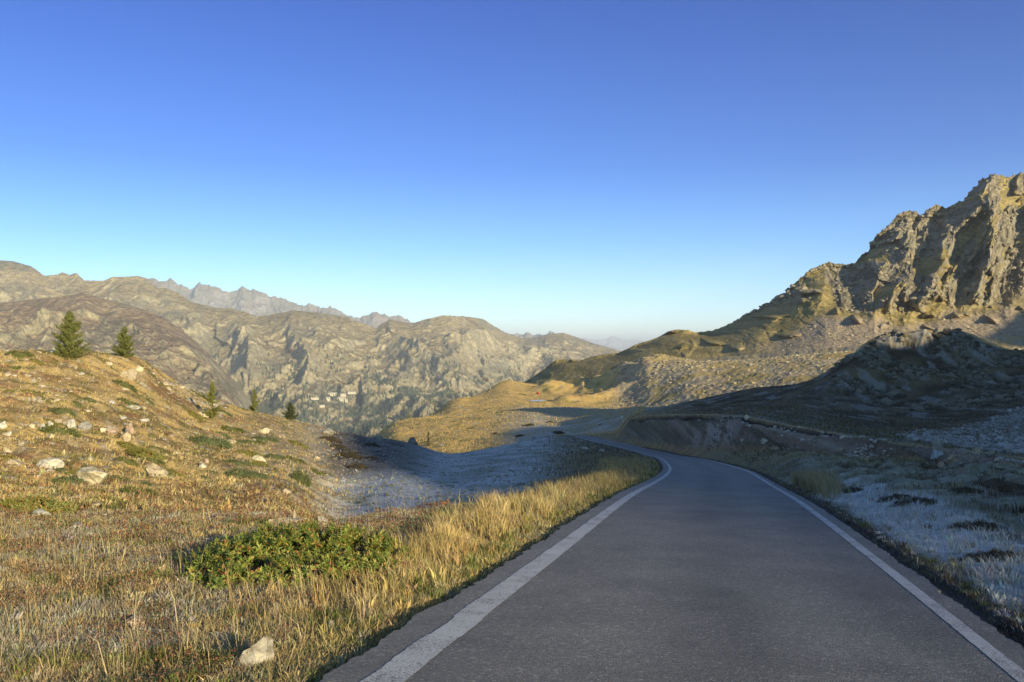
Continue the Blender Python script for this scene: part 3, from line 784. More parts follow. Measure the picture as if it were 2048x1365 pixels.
def far_colour(ca, cb, cc, w, seed, forest=None):
    def f(x, y, z, s, nn):
        st = 1 - nn[..., 2]
        c = mix(ca, cb, ss(-0.3, 0.3, fbm(x / w, (y + z) / w, 5, seed)))
        c = mix(c, cc, ss(0.22, 0.45, st + 0.22 * fbm(x / (w * .2), (y + z) / (w * .2), 4, seed + 1)))
        c = mix(c, np.array([0.15, 0.14, 0.10]), ss(0.05, 0.3, fbm(x / (w * .5), z / (w * .3), 5, seed + 2)) * 0.55)
        if forest is not None:
            c = mix(c, np.array([0.045, 0.06, 0.035]), forest(x, y, z, s))
        return c
    return f


def wooded(x, y, z, s):
    px = 1024 + F * x / y; py = HY - F * z / y
    n = fbm(x / 260, z / 130, 5, 140)
    n2 = fbm(x / 80, z / 50, 4, 142)
    lim = ss(740, 900, py + 120 * n + 60 * n2)
    lim = lim * ss(-0.12, 0.16, n2 + 0.5 * (py - 800) / 100.)
    return np.clip(lim, 0, 1) * 0.85


brown = np.array([0.235, 0.18, 0.088]); tan = np.array([0.345, 0.27, 0.14]); rockf = np.array([0.37, 0.315, 0.195])
L2 = [(-900, 480), (-300, 500), (0, 521), (27, 523), (62, 533), (89, 552), (113, 550), (125, 545), (138, 550), (151, 546), (169, 561), (193, 562), (207, 562), (227, 554), (255, 554), (275, 552), (293, 557), (306, 569), (315, 578), (330, 576), (355, 585), (382, 604), (430, 616), (465, 618), (492, 625), (510, 633), (537, 631), (585, 621), (637, 626), (672, 631), (690, 633), (714, 643), (751, 656), (779, 639), (800, 643), (824, 648), (848, 640), (886, 631), (927, 633), (965, 638), (989, 653), (1013, 667), (1044, 677), (1072, 676), (1099, 669), (1127, 666), (1151, 674), (1192, 689), (1237, 701), (1271, 712), (1400, 760), (1600, 790)]
p2 = np.arange(-900, 1600, 2.2)
t2 = lerp_list(L2, p2) + 2.2 * fbm(p2 / 8, p2 * 0, 5, 120) * ss(0.15,-0.2, fbm(p2/90, p2*0, 2, 119)-.05)
td2 = lerp_list([(-900, 4700), (0, 5200), (275, 5300), (500, 5000), (700, 5200), (900, 5600), (1050, 6800), (1130, 7000), (1300, 7600), (1600, 8000)], p2)
bd2 = np.full_like(p2, 2500.) + 900 * ss(900, 1300, p2)
o2, P2, N2, S2 = mountain('mountain', p2, [(bd2, np.full_like(p2, 1180.)), (bd2 * 1.32, np.full_like(p2, 900.)), (bd2 + (td2 - bd2) * .62, 785 * .5 + t2 * 0 + 395 + 0 * p2), (bd2 + (td2 - bd2) * .82, t2 * .6 + 780 * .4), (td2, t2)], M_far,
                          far_relief(560, 125, 121), far_colour(brown, tan, rockf, 500, 125, wooded), 420, back=0.2)
L2b = [(-900, 600), (-200, 606), (0, 604), (14, 604), (45, 588), (60, 582), (79, 573), (90, 572), (103, 577), (125, 586), (150, 600), (200, 640), (260, 690), (500, 760)]
pb = np.arange(-900, 500, 2.4)
tb = lerp_list(L2b, pb) + 1.2 * fbm(pb / 7, pb * 0, 4, 130)
mountain('mountain', pb, [(np.full_like(pb, 3500.), np.full_like(pb, 900.)), (np.full_like(pb, 3900.), tb * .5 + 370), (np.full_like(pb, 4300.), tb)], M_far,
         far_relief(300, 60, 131), far_colour(tan * 1.1, np.array([0.38, 0.31, 0.2]), rockf, 400, 133), 150, back=0.2)
L1 = [(-900, 560), (-300, 590), (0, 607), (86, 597), (138, 592), (165, 586), (193, 594), (241, 606), (293, 621), (331, 638), (365, 662), (396, 687), (424, 714), (448, 742), (475, 766), (492, 790), (503, 807), (540, 860), (640, 960), (700, 1000)]
p1 = np.arange(-900, 700, 2.2)
t1 = lerp_list(L1, p1) + 2.0 * fbm(p1 / 8, p1 * 0, 4, 135)
mountain('mountain', p1, [(np.full_like(p1, 1900.), np.maximum(t1 + 140, 1000.)), (np.full_like(p1, 2350.), np.maximum(t1 * .5 + 430, t1 + 60)), (np.full_like(p1, 2950.), t1)], M_far,
         far_relief(330, 75, 136, lean=0.6), far_colour(np.array([0.235, 0.165, 0.10]), np.array([0.30, 0.22, 0.135]), rockf * 0.95, 260, 137, lambda x, y, z, s: wooded(x, y, z + 90, s) * 0.9), 300, back=0.15)
L3 = [(200, 580), (270, 562), (298, 557), (317, 562), (329, 564), (341, 557), (355, 569), (362, 571), (382, 578), (399, 568), (420, 571), (441, 580), (461, 585), (487, 574), (503, 582), (513, 580), (534, 592), (561, 595), (585, 606), (609, 614), (620, 607), (640, 616), (661, 615), (689, 628), (714, 638), (731, 631), (755, 626), (779, 633), (800, 633), (824, 645), (880, 655), (960, 664), (1020, 669), (1075, 669), (1092, 670), (1150, 690), (1250, 710)]
p3 = np.arange(200, 1250, 1.6)
t3 = lerp_list(L3, p3) + 3.4 * fbm(p3 / 8, p3 * 0, 5, 150) - 3.5 * np.clip(ridged(p3 / 22, p3 * 0, 3, 149), -.2, 2)
mountain('mountain', p3, [(np.full_like(p3, 9500.), np.full_like(p3, 740.)), (np.full_like(p3, 10600.), t3 * .5 + 350), (np.full_like(p3, 11500.), t3)], M_far,
         far_relief(1100, 200, 151), far_colour(np.array([0.26, 0.21, 0.16]), np.array([0.3, 0.26, 0.21]), np.array([0.24, 0.23, 0.22]), 900, 153), 160, back=0.1)
L4 = [(1100, 695), (1150, 684), (1168, 677), (1185, 679), (1200, 681), (1213, 679), (1220, 674), (1227, 672), (1236, 676), (1244, 681), (1262, 681), (1282, 681), (1320, 688), (1400, 700)]
p4 = np.arange(1100, 1400, 0.8)
t4 = lerp_list(L4, p4) + 1.2 * fbm(p4 / 6, p4 * 0, 4, 160)
mountain('mountain', p4, [(np.full_like(p4, 30000.), np.full_like(p4, 720.)), (np.full_like(p4, 32500.), t4 * .5 + 350), (np.full_like(p4, 34000.), t4)], M_far,
         far_relief(2600, 300, 161), far_colour(np.array([0.36, 0.34, 0.33]), np.array([0.42, 0.4, 0.38]), np.array([0.3, 0.29, 0.3]), 1500, 163), 80, back=0.05)

# ------------------------------------------------------------------ unseen hillsides off to the right, crests shaped to shade the road and slopes
def side_hill(crest, L, width, name='hillside'):
    """crest: (y, z) along the ridge that runs forward at x = L"""
    cy = np.array([c[0] for c in crest], float); cz = np.array([c[1] for c in crest], float)
    yy = np.linspace(cy[0] - 60, cy[-1] + 60, 260)
    z0 = pchip(cy, cz, np.clip(yy, cy[0], cy[-1]))
    z0 = z0 - np.clip(cy[0] - yy, 0, None) * 0.5 - np.clip(yy - cy[-1], 0, None) * 0.7
    z0 = z0 + 0.8 * fbm(yy / 14, yy * 0, 4, 170)
    o_ = np.concatenate([np.linspace(-1, 0, 40), np.linspace(0, 1.5, 30)[1:]])
    hh = z0 + 30
    xx = L + o_[:, None] * (width * np.clip(hh / hh.max(), 0.2, 1))[None, :]
    zz = z0[None, :] - hh[None, :] * np.abs(o_)[:, None] ** 1.1
    yy2 = np.broadcast_to(yy, xx.shape)
    edge = ss(0, 0.15, np.abs(o_))[:, None]
    zz = zz + edge * 2.5 * fbm(xx / 16, yy2 / 16, 4, 171)
    c = mix(np.array([0.2, 0.16, 0.08]), grey, ss(0, .3, fbm(xx / 12, yy2 / 12, 4, 172)))
    o = mesh_obj(name, np.stack([xx, yy2, zz], -1), grid_faces(*xx.shape), M_mount, c, smooth=True)
    tag(o, kind='structure')


side_hill([(-520, 100), (-400, 82), (-330, 79.8), (-288, 78.5), (-280, 78.5), (-266, 77.8), (-250, 76.4), (-241, 77.2), (-225, 79), (-210, 80.5), (-150, 72), (-87, 62), (-53, 57.5), (-5, 56.5), (18, 54), (54, 44.5), (78, 44.5), (102, 57), (125, 47), (150, 30)], 200, 80)
def up_beam(x, y, z, L):
    t = (L - x) / S[0]
    return (y + t * S[1], z + t * S[2])
side_hill([up_beam(*p_, 620) for p_ in [(265, 560, -26), (279, 600, -12), (334, 640, 5), (393, 680, 21), (440, 720, 36), (500, 800, 56)]], 620, 120)

# ================================================================== stones
def ico(n=2):
    import bmesh
    bm = bmesh.new(); bmesh.ops.create_icosphere(bm, subdivisions=n, radius=1.0)
    v = np.array([p.co[:] for p in bm.verts]); f = np.array([[q.index for q in p.verts] for p in bm.faces])
    bm.free(); return v, f


ICO1, ICO2, ICO3, ICO4 = ico(1), ico(2), ico(3), ico(4)


def rock_verts(base, seed, sx, sy, sz, cuts=14, rough=0.05):
    r = np.random.default_rng(seed)
    v = base.copy()
    for _ in range(cuts):
        n = r.normal(size=3); n /= np.linalg.norm(n)
        h = r.uniform(0.38, 0.84)
        dd = np.clip(v @ n - h, 0, None)
        v = v - dd[:, None] * n
    v = v + base * (rough * 1.6 * fbm(v[:, 0] * 1.7 + seed, v[:, 1] * 1.7 + v[:, 2] * 1.3, 4, seed % 97))[:, None]
    v = v + base * (rough * 0.6 * pn(v[:, 0] * 6 + v[:, 2] * 3, v[:, 1] * 6 + seed, 5))[:, None]
    v /= np.abs(v).max(0)
    return v * np.array([sx, sy, sz])


def rock_colour(v, base, seed):
    n = fbm(v[:, 0] * 2.5 / (abs(v).max() + 1e-6) + seed, (v[:, 1] + v[:, 2]) * 2.5 / (abs(v).max() + 1e-6), 4, 7)
    c = mix(np.array(base), np.array(base) * np.array([0.62, 0.60, 0.55]), ss(-0.05, 0.35, n))
    return mix(c, np.array([0.30, 0.27, 0.15]), ss(0.15, 0.4, -n) * 0.35)


CREAM, TAN, GREYS, PINK, WHITE = (0.50, 0.43, 0.29), (0.37, 0.30, 0.20), (0.28, 0.26, 0.22), (0.38, 0.28, 0.21), (0.50, 0.46, 0.39)


def place_stone(px, py, wpx, hpx, label, colour=CREAM, cat='boulder', name='boulder', group=None, rz=None, dmin=3.0, seed=None, lvl=None, depth=0.8, tilt=0.0, cuts=16):
    x, y, z = hit(px, py, dmin)
    wdt = wpx / F * y / 2; hgt = hpx / F * y
    sd_ = seed if seed is not None else int(px * 7 + py * 13)
    b = lvl or (ICO4 if wpx > 30 else ICO3)
    v = rock_verts(b[0], sd_, wdt, wdt * depth, hgt * 0.75, cuts=cuts)
    v[:, 0] += tilt * v[:, 2]
    o = mesh_obj(name, v, b[1], M_rock, rock_colour(v, colour, sd_), smooth=False)
    o.location = (x, y + wdt * depth * 0.5, float(gh(x, y + wdt * depth * 0.5)) + hgt * 0.16)
    if rz is not None: o.rotation_euler = (0, 0, rz)
    tag(o, label, cat, group)
    return o


B = place_stone
B(178, 972, 74, 40, 'large cream boulder with a notched top, biggest stone on the sunny hillside', CREAM, seed=5)
B(302, 952, 56, 26, 'broad flat tan boulder half sunk in the turf right of the big cream boulder', TAN)
B(88, 938, 58, 20, 'long white slab tipping down to the right, above the big cream boulder', WHITE)
B(155, 1004, 64, 14, 'pale flat slab at the right end of the green shrub mat', CREAM)
B(76, 1033, 50, 23, 'grey wedge-shaped stone in front of the green shrub mat', GREYS)
B(150, 1055, 38, 12, 'low rounded grey stone in the meadow below the shrub mat', GREYS)
B(185, 1016, 32, 12, 'rounded tan stone just below the pale flat slab', TAN)
B(17, 960, 34, 14, 'flat grey slab at the left edge beside the shrub mat', GREYS)
B(25, 930, 36, 16, 'tan boulder by the left edge of the slope above the shrub mat', TAN)
B(12, 905, 26, 10, 'pale slab at the left edge between two brown grass patches', CREAM)
B(141, 858, 22, 27, 'upright pointed pale stone in the tumbled stone row', WHITE, tilt=-0.2)
B(168, 862, 30, 17, 'dome shaped grey boulder next to the upright pointed stone', GREYS)
B(259, 868, 22, 24, 'pinkish upright block leaning right at the end of the stone row', PINK, tilt=0.35)
B(248, 884, 28, 20, 'blocky tan stone at the foot of the leaning pinkish block', TAN)
B(224, 872, 26, 14, 'low orange-tan stone in the middle of the tumbled row', PINK)
B(203, 866, 18, 8, 'small flat stone between the grey dome and the orange-tan stone', CREAM)
B(100, 855, 14, 11, 'small pale stone left of the upright pointed stone', WHITE)
B(84, 860, 20, 14, 'pale squat stone at the left end of the stone row', WHITE)
B(63, 859, 16, 10, 'pale oval stone standing apart to the left of the stone row', CREAM)
B(115, 848, 20, 10, 'flat dark edged stone just left of the pointed stone', TAN)
B(4, 860, 18, 17, 'white round stone cut by the left picture edge', WHITE)
B(13, 872, 20, 10, 'flat pale stone below the white round stone at the left edge', WHITE)
B(101, 877, 16, 9, 'small whitish stone in the grass below the stone row', CREAM)
B(252, 757, 36, 20, 'big tan outcrop boulder near the hill crest between the two conifers and the cliff', TAN)
B(215, 733, 20, 9, 'flat cream stone on the crest below the smaller conifer', CREAM)
B(278, 745, 16, 12, 'rounded pale boulder to the right of the big crest outcrop', CREAM)
B(283, 842, 26, 6, 'white flat stone lying alone in golden grass mid slope', WHITE)
B(262, 818, 42, 7, 'long narrow grey slab across the middle of the slope', GREYS)
B(241, 804, 16, 8, 'small pointed tan stone above the long narrow slab', TAN)
B(408, 832, 26, 13, 'cream lump of rock at the left foot of the sparse larch', CREAM)
B(526, 868, 24, 12, 'cream stone under the skyline above the dark shrub mats', CREAM)
B(520, 924, 26, 18, 'slanting elongated pale stone between shrub mats', CREAM, tilt=-0.6)
B(402, 938, 22, 12, 'pale stone in front of a tan pointed stone mid slope', WHITE)
B(411, 928, 14, 12, 'tan pointed stone behind the pale stone mid slope', PINK)
B(506, 884, 12, 6, 'small white stone on the edge of an olive shrub', WHITE)
B(652, 868, 30, 11, 'shaded pale slab on the dark shoulder of the hill', GREYS)
B(632, 920, 18, 10, 'tan slab in the heather at the edge of the shade', TAN)
B(569, 990, 30, 10, 'flat pale stone with a dark underside at the foot of the hill', TAN)
B(474, 979, 10, 6, 'small orange stone at the foot of the slope', PINK)
B(822, 888, 26, 18, 'grey rounded boulder on the dark lip with golden slope behind', (0.2, 0.19, 0.17), dmin=100)  # darker grey puts the shade on this boulder into its colour
B(758, 880, 20, 9, 'small grey boulder on the dark lip left of the spindly tree', GREYS, dmin=100)
B(572, 1052, 84, 30, 'broad low grey-tan boulder right behind the green rhododendron', TAN, depth=0.6)
B(640, 1046, 32, 16, 'rounded grey stone at the right behind the rhododendron', GREYS)
B(611, 1042, 18, 10, 'small pale stone between the two stones behind the rhododendron', TAN)
B(588, 1040, 9, 24, 'thin upright tan stone standing behind the broad boulder', TAN, depth=0.7)
B(266, 1256, 48, 24, 'pinkish tan stone lying in red leaved plants in the near meadow', PINK, dmin=4)
B(508, 1336, 76, 72, 'pale grey boulder half hidden in tall grass nearest the road', (0.36, 0.32, 0.25), dmin=4, depth=0.9, seed=44, cuts=7)
B(538, 1170, 30, 20, 'tan stone at the foot of the rhododendron', TAN, dmin=4)
B(660, 1262, 24, 22, 'small grey mottled stone in the tall straw near the asphalt', GREYS, dmin=4)
B(692, 1248, 30, 16, 'pale brown stone in the tall straw beside the small mottled stone', TAN, dmin=4)
B(932, 1062, 34, 18, 'brown flat stone sunk in the golden roadside grass', TAN)
B(345, 1083, 13, 8, 'small white stone left behind the rhododendron', WHITE)
B(415, 1082, 12, 8, 'small white stone just left of the rhododendron top', WHITE)
B(420, 1040, 8, 5, 'tiny white stone in the straw left of the broad boulder', WHITE)
B(1167, 899, 30, 8, 'long white flat stone on the dark bank inside the bend', WHITE, dmin=60)
B(1204, 904, 12, 6, 'small pale stone in brown heather inside the bend', WHITE, dmin=60)
B(1141, 915, 11, 8, 'small grey stone below the long white flat stone', GREYS, dmin=50)
B(1184, 942, 12, 7, 'grey stone at the upper edge of the roadside grass', GREYS, dmin=40)
B(1495, 838, 12, 8, 'white stone perched on the dark lip of the embankment', WHITE, dmin=60)
B(1487, 884, 12, 10, 'tilted white stone in the dark scar of the embankment', WHITE, dmin=60)
B(1509, 885, 11, 7, 'grey stone between the two white stones of the embankment scar', GREYS, dmin=60)
B(1530, 887, 15, 11, 'bright white triangular stone in the embankment scar', WHITE, dmin=60)
B(1548, 870, 20, 9, 'grey flat stone at the right end of the embankment scar', GREYS, dmin=55)
B(1393, 876, 8, 8, 'cream stone alone on the grey gravelly embankment', CREAM, dmin=60)
B(1876, 917, 24, 20, 'bluish grey block below the dark turf edge', (0.36, 0.40, 0.42), dmin=36)
B(1905, 922, 30, 20, 'pinkish block to the right of the bluish grey block', PINK, dmin=36)
B(1884, 936, 16, 13, 'pinkish stone at the bottom of the group of blocks', PINK, dmin=34)
B(1876, 896, 28, 18, 'dark grey boulder sitting on the turf edge above the blocks', GREYS, dmin=40)
B(1957, 908, 24, 13, 'rounded tan boulder under the turf edge at the far right', TAN, dmin=38)
B(1984, 908, 12, 9, 'small tan stone right of the rounded tan boulder', TAN, dmin=38)

# smaller stones nothing in the photo tells apart: copies of a few shapes
def protos(n, base, colours, sz=0.55):
    out = []
    for i in range(n):
        v = rock_verts(base[0], 900 + i * 7, 1, 0.75, sz + 0.1 * (i % 3), cuts=15)
        v[:, 2] += 0.15
        me_o = mesh_obj('stone', v, base[1], M_rock, rock_colour(v, colours[i % len(colours)], i), smooth=False, link=False)
        out.append(me_o)
    return out


pro = protos(7, ICO2, [CREAM, WHITE, TAN, CREAM, GREYS])
prd = protos(5, ICO2, [GREYS, TAN, PINK])
R_ = np.random.default_rng(11)


def scatter_stones(n, pxr, pyr, wr, label, group, pr, accept=None, dmin=3, dmax=1e9):
    k = 0; tries = 0
    while k < n and tries < n * 30:
        tries += 1
        px = R_.uniform(*pxr); py = R_.uniform(*pyr)
        if accept is not None and not accept(px, py): continue
        x, y, z = hit(px, py, dmin, dmax)
        if y > dmax * 0.98: continue
        if py < HY - F * float(gh(x, y)) / y - 6: continue
        if abs(x - float(road_x(y))) < 3.2 and y < 255: continue
        wd = np.clip(R_.lognormal(math.log(wr), 0.45), wr * 0.5, wr * 2.8)
        o = pr[R_.integers(len(pr))].copy()
        sc.collection.objects.link(o)
        r_ = wd / F * y / 2
        o.scale = (r_, r_ * R_.uniform(.7, 1.2), r_ * R_.uniform(.5, 1.0))
        o.rotation_euler = (R_.uniform(-.2, .2), R_.uniform(-.25, .25), R_.uniform(0, 6.28))
        o.location = (x, y, z)
        tag(o, label, 'stone', group)
        k += 1


hill_sky = lambda px: np.interp(px, [0, 140, 270, 400, 560, 690, 830, 905], [700, 703, 716, 792, 836, 866, 885, 908])
clus = lambda px, py: (py > hill_sky(px) + 3) and (float(fbm(px / 60., py / 22., 3, 180)) > 0.02)
scatter_stones(125, (0, 460), (700, 960), 8, 'small pale stone in the sunny grass of the left hillside', 'small stones on the sunny hillside', pro, clus)
scatter_stones(30, (290, 430), (740, 850), 9, 'craggy cream stone breaking through the turf along the hill crest', 'crest stones', pro, lambda px, py: hill_sky(px) < py < hill_sky(px) + 30)
scatter_stones(30, (0, 330), (925, 1000), 9, 'pale stone in the rusty grass around the big cream boulder', 'stones around the big boulder', pro)
scatter_stones(28, (330, 640), (860, 1010), 6, 'small pale stone among the shrub mats at the foot of the hill', 'stones among the shrub mats', pro, clus)
scatter_stones(30, (1460, 1600), (860, 895), 5, 'small grey stone in the dark scar of the embankment', 'stones of the embankment scar', prd, dmin=50, dmax=110)
scatter_stones(30, (1660, 2040), (880, 935), 6, 'small brown stone under the turf edge of the right bank', 'stones below the turf edge', prd, dmin=34, dmax=70)
scatter_stones(26, (0, 620), (1050, 1340), 8, 'small frost-grey stone hidden in the near meadow grass', 'stones in the near meadow', prd, dmin=4, dmax=20)


# rubble: countless blocks of the moraine and the screes, one object each
def rubble(name, pts, sizes, colours, seed, base=ICO1, lab=None):
    r = np.random.default_rng(seed)
    bv, bf = base
    N = len(pts)
    shp = [rock_verts(bv, 2000 + seed + i, 1, .8, .7, cuts=6, rough=0.0) for i in range(12)]
    shp = np.stack(shp)[r.integers(0, 12, N)]
    a = r.uniform(0, 6.28, N); ca, sa = np.cos(a), np.sin(a)
    x = shp[..., 0] * ca[:, None] - shp[..., 1] * sa[:, None]; y = shp[..., 0] * sa[:, None] + shp[..., 1] * ca[:, None]
    V = np.stack([x, y, shp[..., 2]], -1) * sizes[:, None, None] + pts[:, None, :]
    f = bf[None] + (np.arange(N) * len(bv))[:, None, None]
    c = np.repeat(colours[:, None, :], len(bv), 1)
    o = mesh_obj(name, V, f.reshape(-1, 3), M_rock_far, c)
    tag(o, kind='stuff')
    if lab: o['label'] = lab
    return o


M_rock_far = attr_material('block_stone', contrast=0, bump=0, rough=0.95)


def ground_pts(n, pxr, tr, fn, seed):
    """random points of the ground sheet, by its own rows and columns"""
    r = np.random.default_rng(seed)
    c = r.uniform(np.searchsorted(PX, pxr[0]), np.searchsorted(PX, pxr[1]) - 1, n).astype(int)
    i = r.uniform(np.searchsorted(tv, tr[0]), np.searchsorted(tv, tr[1]) - 1, n).astype(int)
    ok = fn(PX[c], tv[i], X[i, c], Y[i, c], Zg2[i, c]) > r.uniform(0, 1, n)
    return np.stack([X[i, c], Y[i, c], Zg2[i, c]], -1)[ok]


q = ground_pts(16000, (1205, 2060), (15.0, 18.0), lambda px, t, x, y, z: 0.6 * np.clip(ss(1205, 1240, px - (t - 15) * 4) * (0.35 + 0.65 * ss(16.2, 16.9, t)) * ss(-0.25, 0.15, fbm(x / 22, y / 16, 4, 84) * -1 + 0.15), 0, 1), 1)
rr = np.random.default_rng(2)
q[:, 0] += rr.uniform(-.8, .8, len(q)); q[:, 1] += rr.uniform(-1.5, 1.5, len(q))
cc = mix(np.array([0.25, 0.205, 0.125]), np.array([0.40, 0.335, 0.205]), rr.uniform(0, 1, len(q)))
cc[rr.uniform(0, 1, len(q)) < 0.25] *= np.array([.75, .72, .72])
rubble('rubble', q, np.clip(rr.lognormal(math.log(0.48), 0.45, len(q)), 0.2, 1.8), cc, 3, lab='sunlit field of broken boulders on the moraine below the mountain')
q = ground_pts(5000, (1790, 2060), (9.4, 11.4), lambda px, t, x, y, z: ss(1790, 1850, px) * (1 - ss(11.1, 11.5, t + (2048 - px) / 260.)), 4)
cc = mix(np.array([0.2, 0.195, 0.18]), np.array([0.40, 0.38, 0.35]), rr.uniform(0, 1, len(q)))
rubble('rubble', q, np.clip(rr.lognormal(math.log(0.16), 0.4, len(q)), 0.07, 0.5), cc, 5, lab='shaded grey scree at the right picture edge behind the turf edge')
# scree of the right mountain
Rm, Cm_ = MP.shape[:2]
rr = np.random.default_rng(6)
ci = rr.integers(0, Cm_, 14000); ri = (rr.uniform(0.0, 0.46, 14000) * 420).astype(int)
pp = MP[ri, ci]
pxm = 1024 + F * pp[:, 0] / pp[:, 1]
acc = ss(0.44, 0.30, MS[ri, ci] + 0.14 * fbm((pp[:, 0] - 1.7 * pp[:, 2]) / 40, pp[:, 2] / 60, 4, 115)) * ss(1450, 1700, pxm) * 0.6 * (pxm < 2080) > rr.uniform(0, 1, 14000) * 1.0
pp = pp[acc]
cc = mix(np.array([0.23, 0.18, 0.125]), np.array([0.37, 0.30, 0.21]), rr.uniform(0, 1, len(pp)))
rubble('rubble', pp, np.clip(rr.lognormal(math.log(0.42), 0.55, len(pp)), 0.15, 2.4), cc, 7, lab='pinkish scree slopes at the foot of the craggy mountain')


# blocks broken from the knoll, the cut bank and the crags
q = ground_pts(16000, (1640, 2060), (11.5, 13.0), lambda px, t, x, y, z: ss(-0.05, 0.2, fbm(x / 9, y / 14, 4, 301)) * ss(1640, 1740, px) * .55, 8)
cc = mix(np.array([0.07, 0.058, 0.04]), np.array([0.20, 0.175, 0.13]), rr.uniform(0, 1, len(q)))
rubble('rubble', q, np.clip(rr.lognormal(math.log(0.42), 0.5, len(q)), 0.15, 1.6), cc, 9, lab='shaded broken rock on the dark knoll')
q = ground_pts(5000, (1235, 2060), (8.1, 9.0), lambda px, t, x, y, z: (0.35 + 0.6 * np.exp(-((px - 1440) / 60.) ** 2) + .35 * ss(1600, 1750, px)) * ss(-0.1, 0.2, fbm(x / 3, y / 5, 3, 302)), 10)
q[:, 0] += rr.uniform(-.3, .3, len(q))
cc = mix(np.array([0.22, 0.19, 0.15]), np.array([0.46, 0.42, 0.36]), rr.uniform(0, 1, len(q)))
rubble('rubble', q, np.clip(rr.lognormal(math.log(0.09), 0.5, len(q)), 0.04, 0.35), cc, 11, lab='gravel and small stones of the cut bank above the road')
n_ = 15000
ci = rr.integers(0, Cm_, n_); ri = (rr.uniform(0.35, 0.995, n_) * 420).astype(int)
pp = MP[ri, ci]; pxm = 1024 + F * pp[:, 0] / pp[:, 1]
acc = cragzone(pp[:, 0], pp[:, 1], pp[:, 2], MS[ri, ci]) * buttress(pp[:, 0], pp[:, 2]) * (pxm < 2080) * (0.35 + .5 * ss(-.1, .2, fbm(pp[:, 0] / 12, pp[:, 2] / 12, 3, 303))) > rr.uniform(0, 1, n_)
pp = pp[acc]
cc = mix(np.array([0.115, 0.10, 0.068]), np.array([0.28, 0.235, 0.165]), rr.uniform(0, 1, len(pp)))
rubble('crag_blocks', pp, np.clip(rr.lognormal(math.log(1.7), 0.45, len(pp)), 0.6, 5.5), cc, 12, lab='broken blocks and pinnacles of the mountain crags')


# ================================================================== grass and low plants
def blades(name, pts, length, width, lean, col, seed, label, mat=None, tipcol=None, lean_dir=None, clump=0.0, csize=14):
    r = np.random.default_rng(seed)
    N = len(pts)
    rad = None
    if clump > 0:                       # gather a share of the blades into tufts that spread outwards
        idx = np.arange(N) // csize * csize
        o_ = r.permutation(N); pts = pts[o_].copy(); length = length[o_]; width = width[o_]; lean = lean[o_]; col = col[o_]
        tuft = (r.uniform(0, 1, N) < clump)[idx]
        off = r.normal(0, 1, (N, 2)) * (0.018 + 0.10 * length[idx])[:, None] * (1 + pts[idx, 1] * .01)[:, None]
        nx = pts[idx, 0] + off[:, 0]; ny = pts[idx, 1] + off[:, 1]
        pts[:, 0] = np.where(tuft, nx, pts[:, 0]); pts[:, 1] = np.where(tuft, ny, pts[:, 1]); pts[:, 2] = np.where(tuft, gh(pts[:, 0], np.clip(pts[:, 1], 2, 1000)), pts[:, 2])
        length = np.where(tuft, length[idx] * r.uniform(.6, 1.2, N), length)
        col = np.where(tuft[:, None], col[idx] * (1 + r.normal(0, .15, (N, 1))), col)
        rad = np.where(tuft, np.arctan2(off[:, 1], off[:, 0]), np.nan)
    a = r.uniform(0, 2 * math.pi, N)
    sx = np.stack([np.cos(a), np.sin(a), 0 * a], -1) * (width * 0.5)[:, None]
    b = r.uniform(0, 2 * math.pi, N) if lean_dir is None else lean_dir + r.normal(0, .9, N)
    if rad is not None: b = np.where(np.isnan(rad), b, np.nan_to_num(rad) + r.normal(0, .5, N))
    ld_ = np.stack([np.cos(b), np.sin(b), 0 * b], -1)
    up = np.array([0, 0, 1.0])
    Lh = length[:, None]; le = lean[:, None]
    mid = pts + up * Lh * 0.55 + ld_ * Lh * le * 0.22
    tip = pts + up * Lh * np.sqrt(np.clip(1 - le ** 2 * .5, .2, 1)) + ld_ * Lh * le * 0.75
    V = np.stack([pts - sx, pts + sx, mid - sx * .8, mid + sx * .8, tip], 1)
    cl = np.repeat(col[:, None, :], 5, 1)
    if tipcol is not None: cl[:, 4] = tipcol; cl[:, 2:4] = cl[:, 2:4] * .6 + tipcol[:, None, :] * .4
    base = (np.arange(N) * 5)[:, None]
    loops = (base + np.array([0, 1, 3, 2, 2, 3, 4])[None]).ravel()
    sizes = np.tile([4, 3], N)
    o = mesh_obj(name, V, loops, mat or M_grass, np.clip(cl, 0.01, 0.8), face_sizes=sizes)
    tag(o, label, kind='stuff')
    return o


def sample(n, pxr, dr, fn, seed, power=1.0):
    """random ground points, even over screen columns and log depth, thinned by fn(px, d, x, y, lat, z)"""
    r = np.random.default_rng(seed)
    px = r.uniform(*pxr, n); d = np.exp(math.log(dr[0]) + (math.log(dr[1]) - math.log(dr[0])) * r.uniform(0, 1, n) ** power)
    x = (px - 1024) / F * d
    lt = (x - road_x(np.clip(d, 0, 261))) * 0.975
    z = gh(x, d)
    ok = (fn(px, d, x, d, lt, z) > r.uniform(0, 1, n))
    return np.stack([x, d, z], -1)[ok], px[ok], lt[ok]


def pal(cols_, n, r, jit=0.18):
    c = np.array(cols_)[r.integers(0, len(cols_), n)]
    return np.clip(c * (1 + r.normal(0, jit, (n, 1))) * (1 + r.normal(0, .06, (n, 3))), .01, .75)


